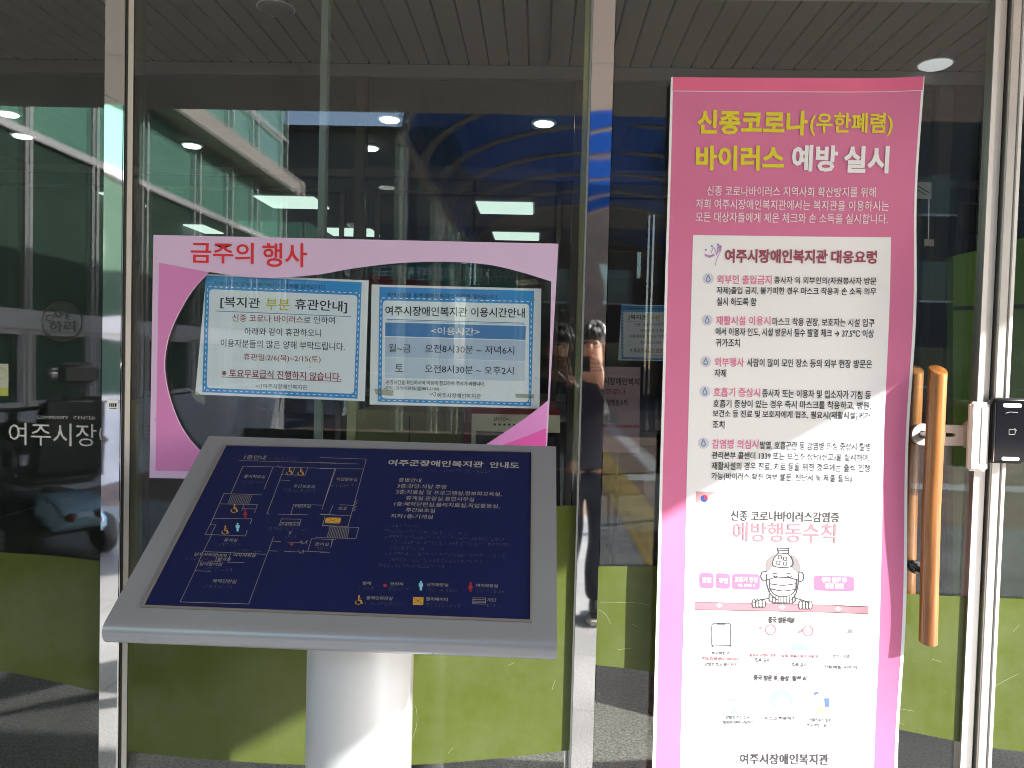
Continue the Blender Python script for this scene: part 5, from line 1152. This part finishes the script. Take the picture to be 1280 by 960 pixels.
def nd(p, r, prev=None):
    V_.append(Vector((PX + p[0], PY + p[1], p[2]))); R_.append(r)
    if prev is not None: E_.append((prev, len(V_) - 1))
    return len(V_) - 1
pel = nd((0, 0, 0.84), (0.13, 0.10)); sp1 = nd((0, 0, 1.0), (0.125, 0.09), pel); ch = nd((0, 0.0, 1.2), (0.14, 0.10), sp1); sh_ = nd((0, 0.0, 1.31), (0.10, 0.07), ch)
nk = nd((0, 0.01, 1.39), 0.05, sh_); hd0 = nd((0, 0.03, 1.45), (0.062, 0.075), nk); hd1 = nd((0, 0.035, 1.53), (0.072, 0.088), hd0); hd2 = nd((0, 0.03, 1.60), (0.06, 0.075), hd1)
HXL, HXR = -0.058 - PX, 0.118 - PX             # where the two hands hold the phone (before the body offset)
for sx, hx in ((-1, HXL), (1, HXR)):
    hp = nd((sx * 0.085, 0, 0.80), 0.085, pel); kn = nd((sx * 0.082, 0.02 * (sx > 0), 0.45), 0.056, hp); an = nd((sx * 0.08, -0.01, 0.085), 0.038, kn); nd((sx * 0.09, 0.09, 0.045), 0.034, an); nd((sx * 0.095, 0.15, 0.035), 0.026, len(V_) - 1)
    so = nd((sx * 0.17, 0.0, 1.29), 0.055, sh_); el = nd((sx * 0.25, 0.17, 1.12), 0.041, so); wr = nd((hx + sx * 0.045, 0.345, 1.345), 0.027, el); pm = nd((hx + sx * 0.038, 0.385, 1.40), (0.030, 0.018), wr)
    for i in range(4):                          # four fingers wrap the phone's back edge, the thumb its front
        z0 = 1.46 - 0.020 * i; a1 = nd((hx + sx * 0.030, 0.412, z0), 0.0088, pm); a2 = nd((hx + sx * 0.012, 0.421, z0 + 0.004), 0.008, a1); nd((hx - sx * (0.008 - 0.002 * abs(i - 1)), 0.417, z0 + 0.004), 0.007, a2)
    t1 = nd((hx + sx * 0.014, 0.372, 1.405), 0.010, pm); nd((hx - sx * 0.012, 0.384, 1.425), 0.008, t1)
body = skin('body', V_, E_, R_, SKINM, person)
# nose and ears belong to the body's own mesh
bm = bmesh.new(); bm.from_mesh(body.data)
for c, r_ in (((0, 0.125, 1.515), (0.013, 0.018, 0.022)), ((-0.078, 0.03, 1.52), (0.010, 0.02, 0.03)), ((0.078, 0.03, 1.52), (0.010, 0.02, 0.03))):
    bmesh.ops.create_icosphere(bm, subdivisions=2, radius=1.0, matrix=Matrix.Translation((PX + c[0], PY + c[1], c[2])) @ Matrix.Diagonal((*r_, 1)))
bm.to_mesh(body.data); bm.free()
for p in body.data.polygons: p.use_smooth = True
q = MB()
for sx in (-1, 1): q.ball((PX + sx * 0.030, PY + 0.113, 1.535), (0.013, 0.008, 0.008))
q.build('eyes', mat('eye_dark', (0.03, 0.02, 0.015, 1), 0.2), person, smooth=True)
q = MB(); q.ball((PX, PY + 0.114, 1.475), (0.024, 0.010, 0.007)); q.build('mouth', mat('lip', (0.30, 0.10, 0.09, 1), 0.5), person, smooth=True)
q = MB()
for sx in (-1, 1): q.tube([(PX + sx * 0.031 + 0.023 * math.cos(a * math.pi / 8), PY + 0.130, 1.533 + 0.018 * math.sin(a * math.pi / 8)) for a in range(17)], 0.0022, 6)
q.tube([(PX - 0.008, PY + 0.131, 1.537), (PX + 0.008, PY + 0.131, 1.537)], 0.002, 6)
for sx in (-1, 1): q.tube([(PX + sx * 0.054, PY + 0.13, 1.535), (PX + sx * 0.082, PY + 0.04, 1.535)], 0.002, 6)
q.build('glasses', BLKM, person)
rr = random.Random(5); q = MB(); q.ball((PX, PY + 0.008, 1.578), (0.086, 0.104, 0.088), 20)
for i in range(170):
    a = rr.uniform(0, 2 * math.pi); e_ = rr.uniform(-0.05, 1.4); c = Vector((PX + 0.082 * math.cos(a) * math.cos(e_), PY + 0.012 + 0.10 * math.sin(a) * math.cos(e_), 1.585 + 0.08 * math.sin(e_)))
    d_ = Vector((math.cos(a), math.sin(a), 0.1)).normalized(); q.tube([c, c + d_ * 0.012 + Vector((0, 0, -0.012)), c + d_ * 0.016 + Vector((0, 0, -0.035))], [0.009, 0.006, 0.001], 5)
q.build('hair', HAIR, person, smooth=True)
def P2(*p): return Vector((PX + p[0], PY + p[1], p[2]))
jv = [P2(0, 0, 0.80), P2(0, 0, 0.95), P2(0, 0, 1.12), P2(0, 0, 1.26), P2(0, 0.0, 1.345)]; je = [(0, 1), (1, 2), (2, 3), (3, 4)]; jr = [(0.165, 0.135), (0.165, 0.13), (0.175, 0.135), (0.155, 0.11), (0.085, 0.075)]
for sx, hx in ((-1, HXL), (1, HXR)):
    k0 = len(jv); jv += [P2(sx * 0.185, 0, 1.275), P2(sx * 0.225, 0.09, 1.19), P2(sx * 0.255, 0.172, 1.115), P2((hx + sx * 0.045) * 0.5 + sx * 0.125, 0.26, 1.235), P2(hx + sx * 0.05, 0.335, 1.328)]; je += [(3, k0)] + [(k0 + i, k0 + i + 1) for i in range(4)]; jr += [0.085, 0.074, 0.066, 0.056, 0.042]
skin('jacket', jv, je, jr, NAVYJ, person)
tv = [P2(0, 0, 0.86), P2(0, 0, 0.80)]; te = [(0, 1)]; tr_ = [(0.145, 0.115), (0.14, 0.115)]
for sx in (-1, 1):
    k0 = len(tv); tv += [P2(sx * 0.085, 0, 0.72), P2(sx * 0.084, 0.015 * (sx > 0), 0.45), P2(sx * 0.08, -0.01, 0.14), P2(sx * 0.08, -0.008, 0.07)]; te += [(1, k0)] + [(k0 + i, k0 + i + 1) for i in range(3)]; tr_ += [0.098, 0.074, 0.062, 0.062]
skin('trousers', tv, te, tr_, JEANS, person)
for sx in (-1, 1):
    s_ = skin('shoe', [P2(sx * 0.08, -0.05, 0.062), P2(sx * 0.085, 0.04, 0.06), P2(sx * 0.092, 0.12, 0.05), P2(sx * 0.096, 0.18, 0.042)], [(0, 1), (1, 2), (2, 3)], [(0.045, 0.05), (0.05, 0.05), (0.05, 0.04), (0.042, 0.03)], mat('dark_canvas', (0.025, 0.026, 0.03, 1), 0.8), person)
    q = MB(); lp_ = [(-0.045, -0.10), (0.045, -0.10), (0.055, 0.06), (0.058, 0.15), (0.035, 0.215), (-0.035, 0.215), (-0.056, 0.15), (-0.05, 0.06)]
    q.add([P2(sx * 0.088 + a, c, 0.001) for a, c in lp_] + [P2(sx * 0.088 + a, c, 0.03) for a, c in lp_], [tuple(range(7, -1, -1)), tuple(range(8, 16))] + [(i, (i + 1) % 8, (i + 1) % 8 + 8, i + 8) for i in range(8)])
    q.build('sole', mat('cream_rubber', (0.5, 0.47, 0.4, 1), 0.7), s_, bevel=0.005)
phone = empty('smartphone', (0.03, -2.018, 1.435), 'dark smartphone held sideways in both hands of the mirrored person', 'smartphone')
q = MB(); q.box(-0.045, 0.108, -2.024, -2.016, 1.402, 1.474); q.build('body', mat('phone_grey', (0.04, 0.04, 0.045, 1), 0.15, 0.3), phone, bevel=0.003, seg=3, smooth=True)
q = MB(); q.box(-0.041, 0.104, -2.0262, -2.0243, 1.406, 1.470); q.build('screen', GLOSSB, phone)
q = MB()
for xx in (0.0, 0.014): q.lathe([(0.0045, 0.0), (0.0045, -0.0018)], (xx, -2.0141, 1.45), 'Y', 16)
q.build('camera_lens', GLOSSB, phone)

# the curve used to shape the lettering is not part of the place
bpy.data.objects.remove(_to); bpy.data.curves.remove(_tc)
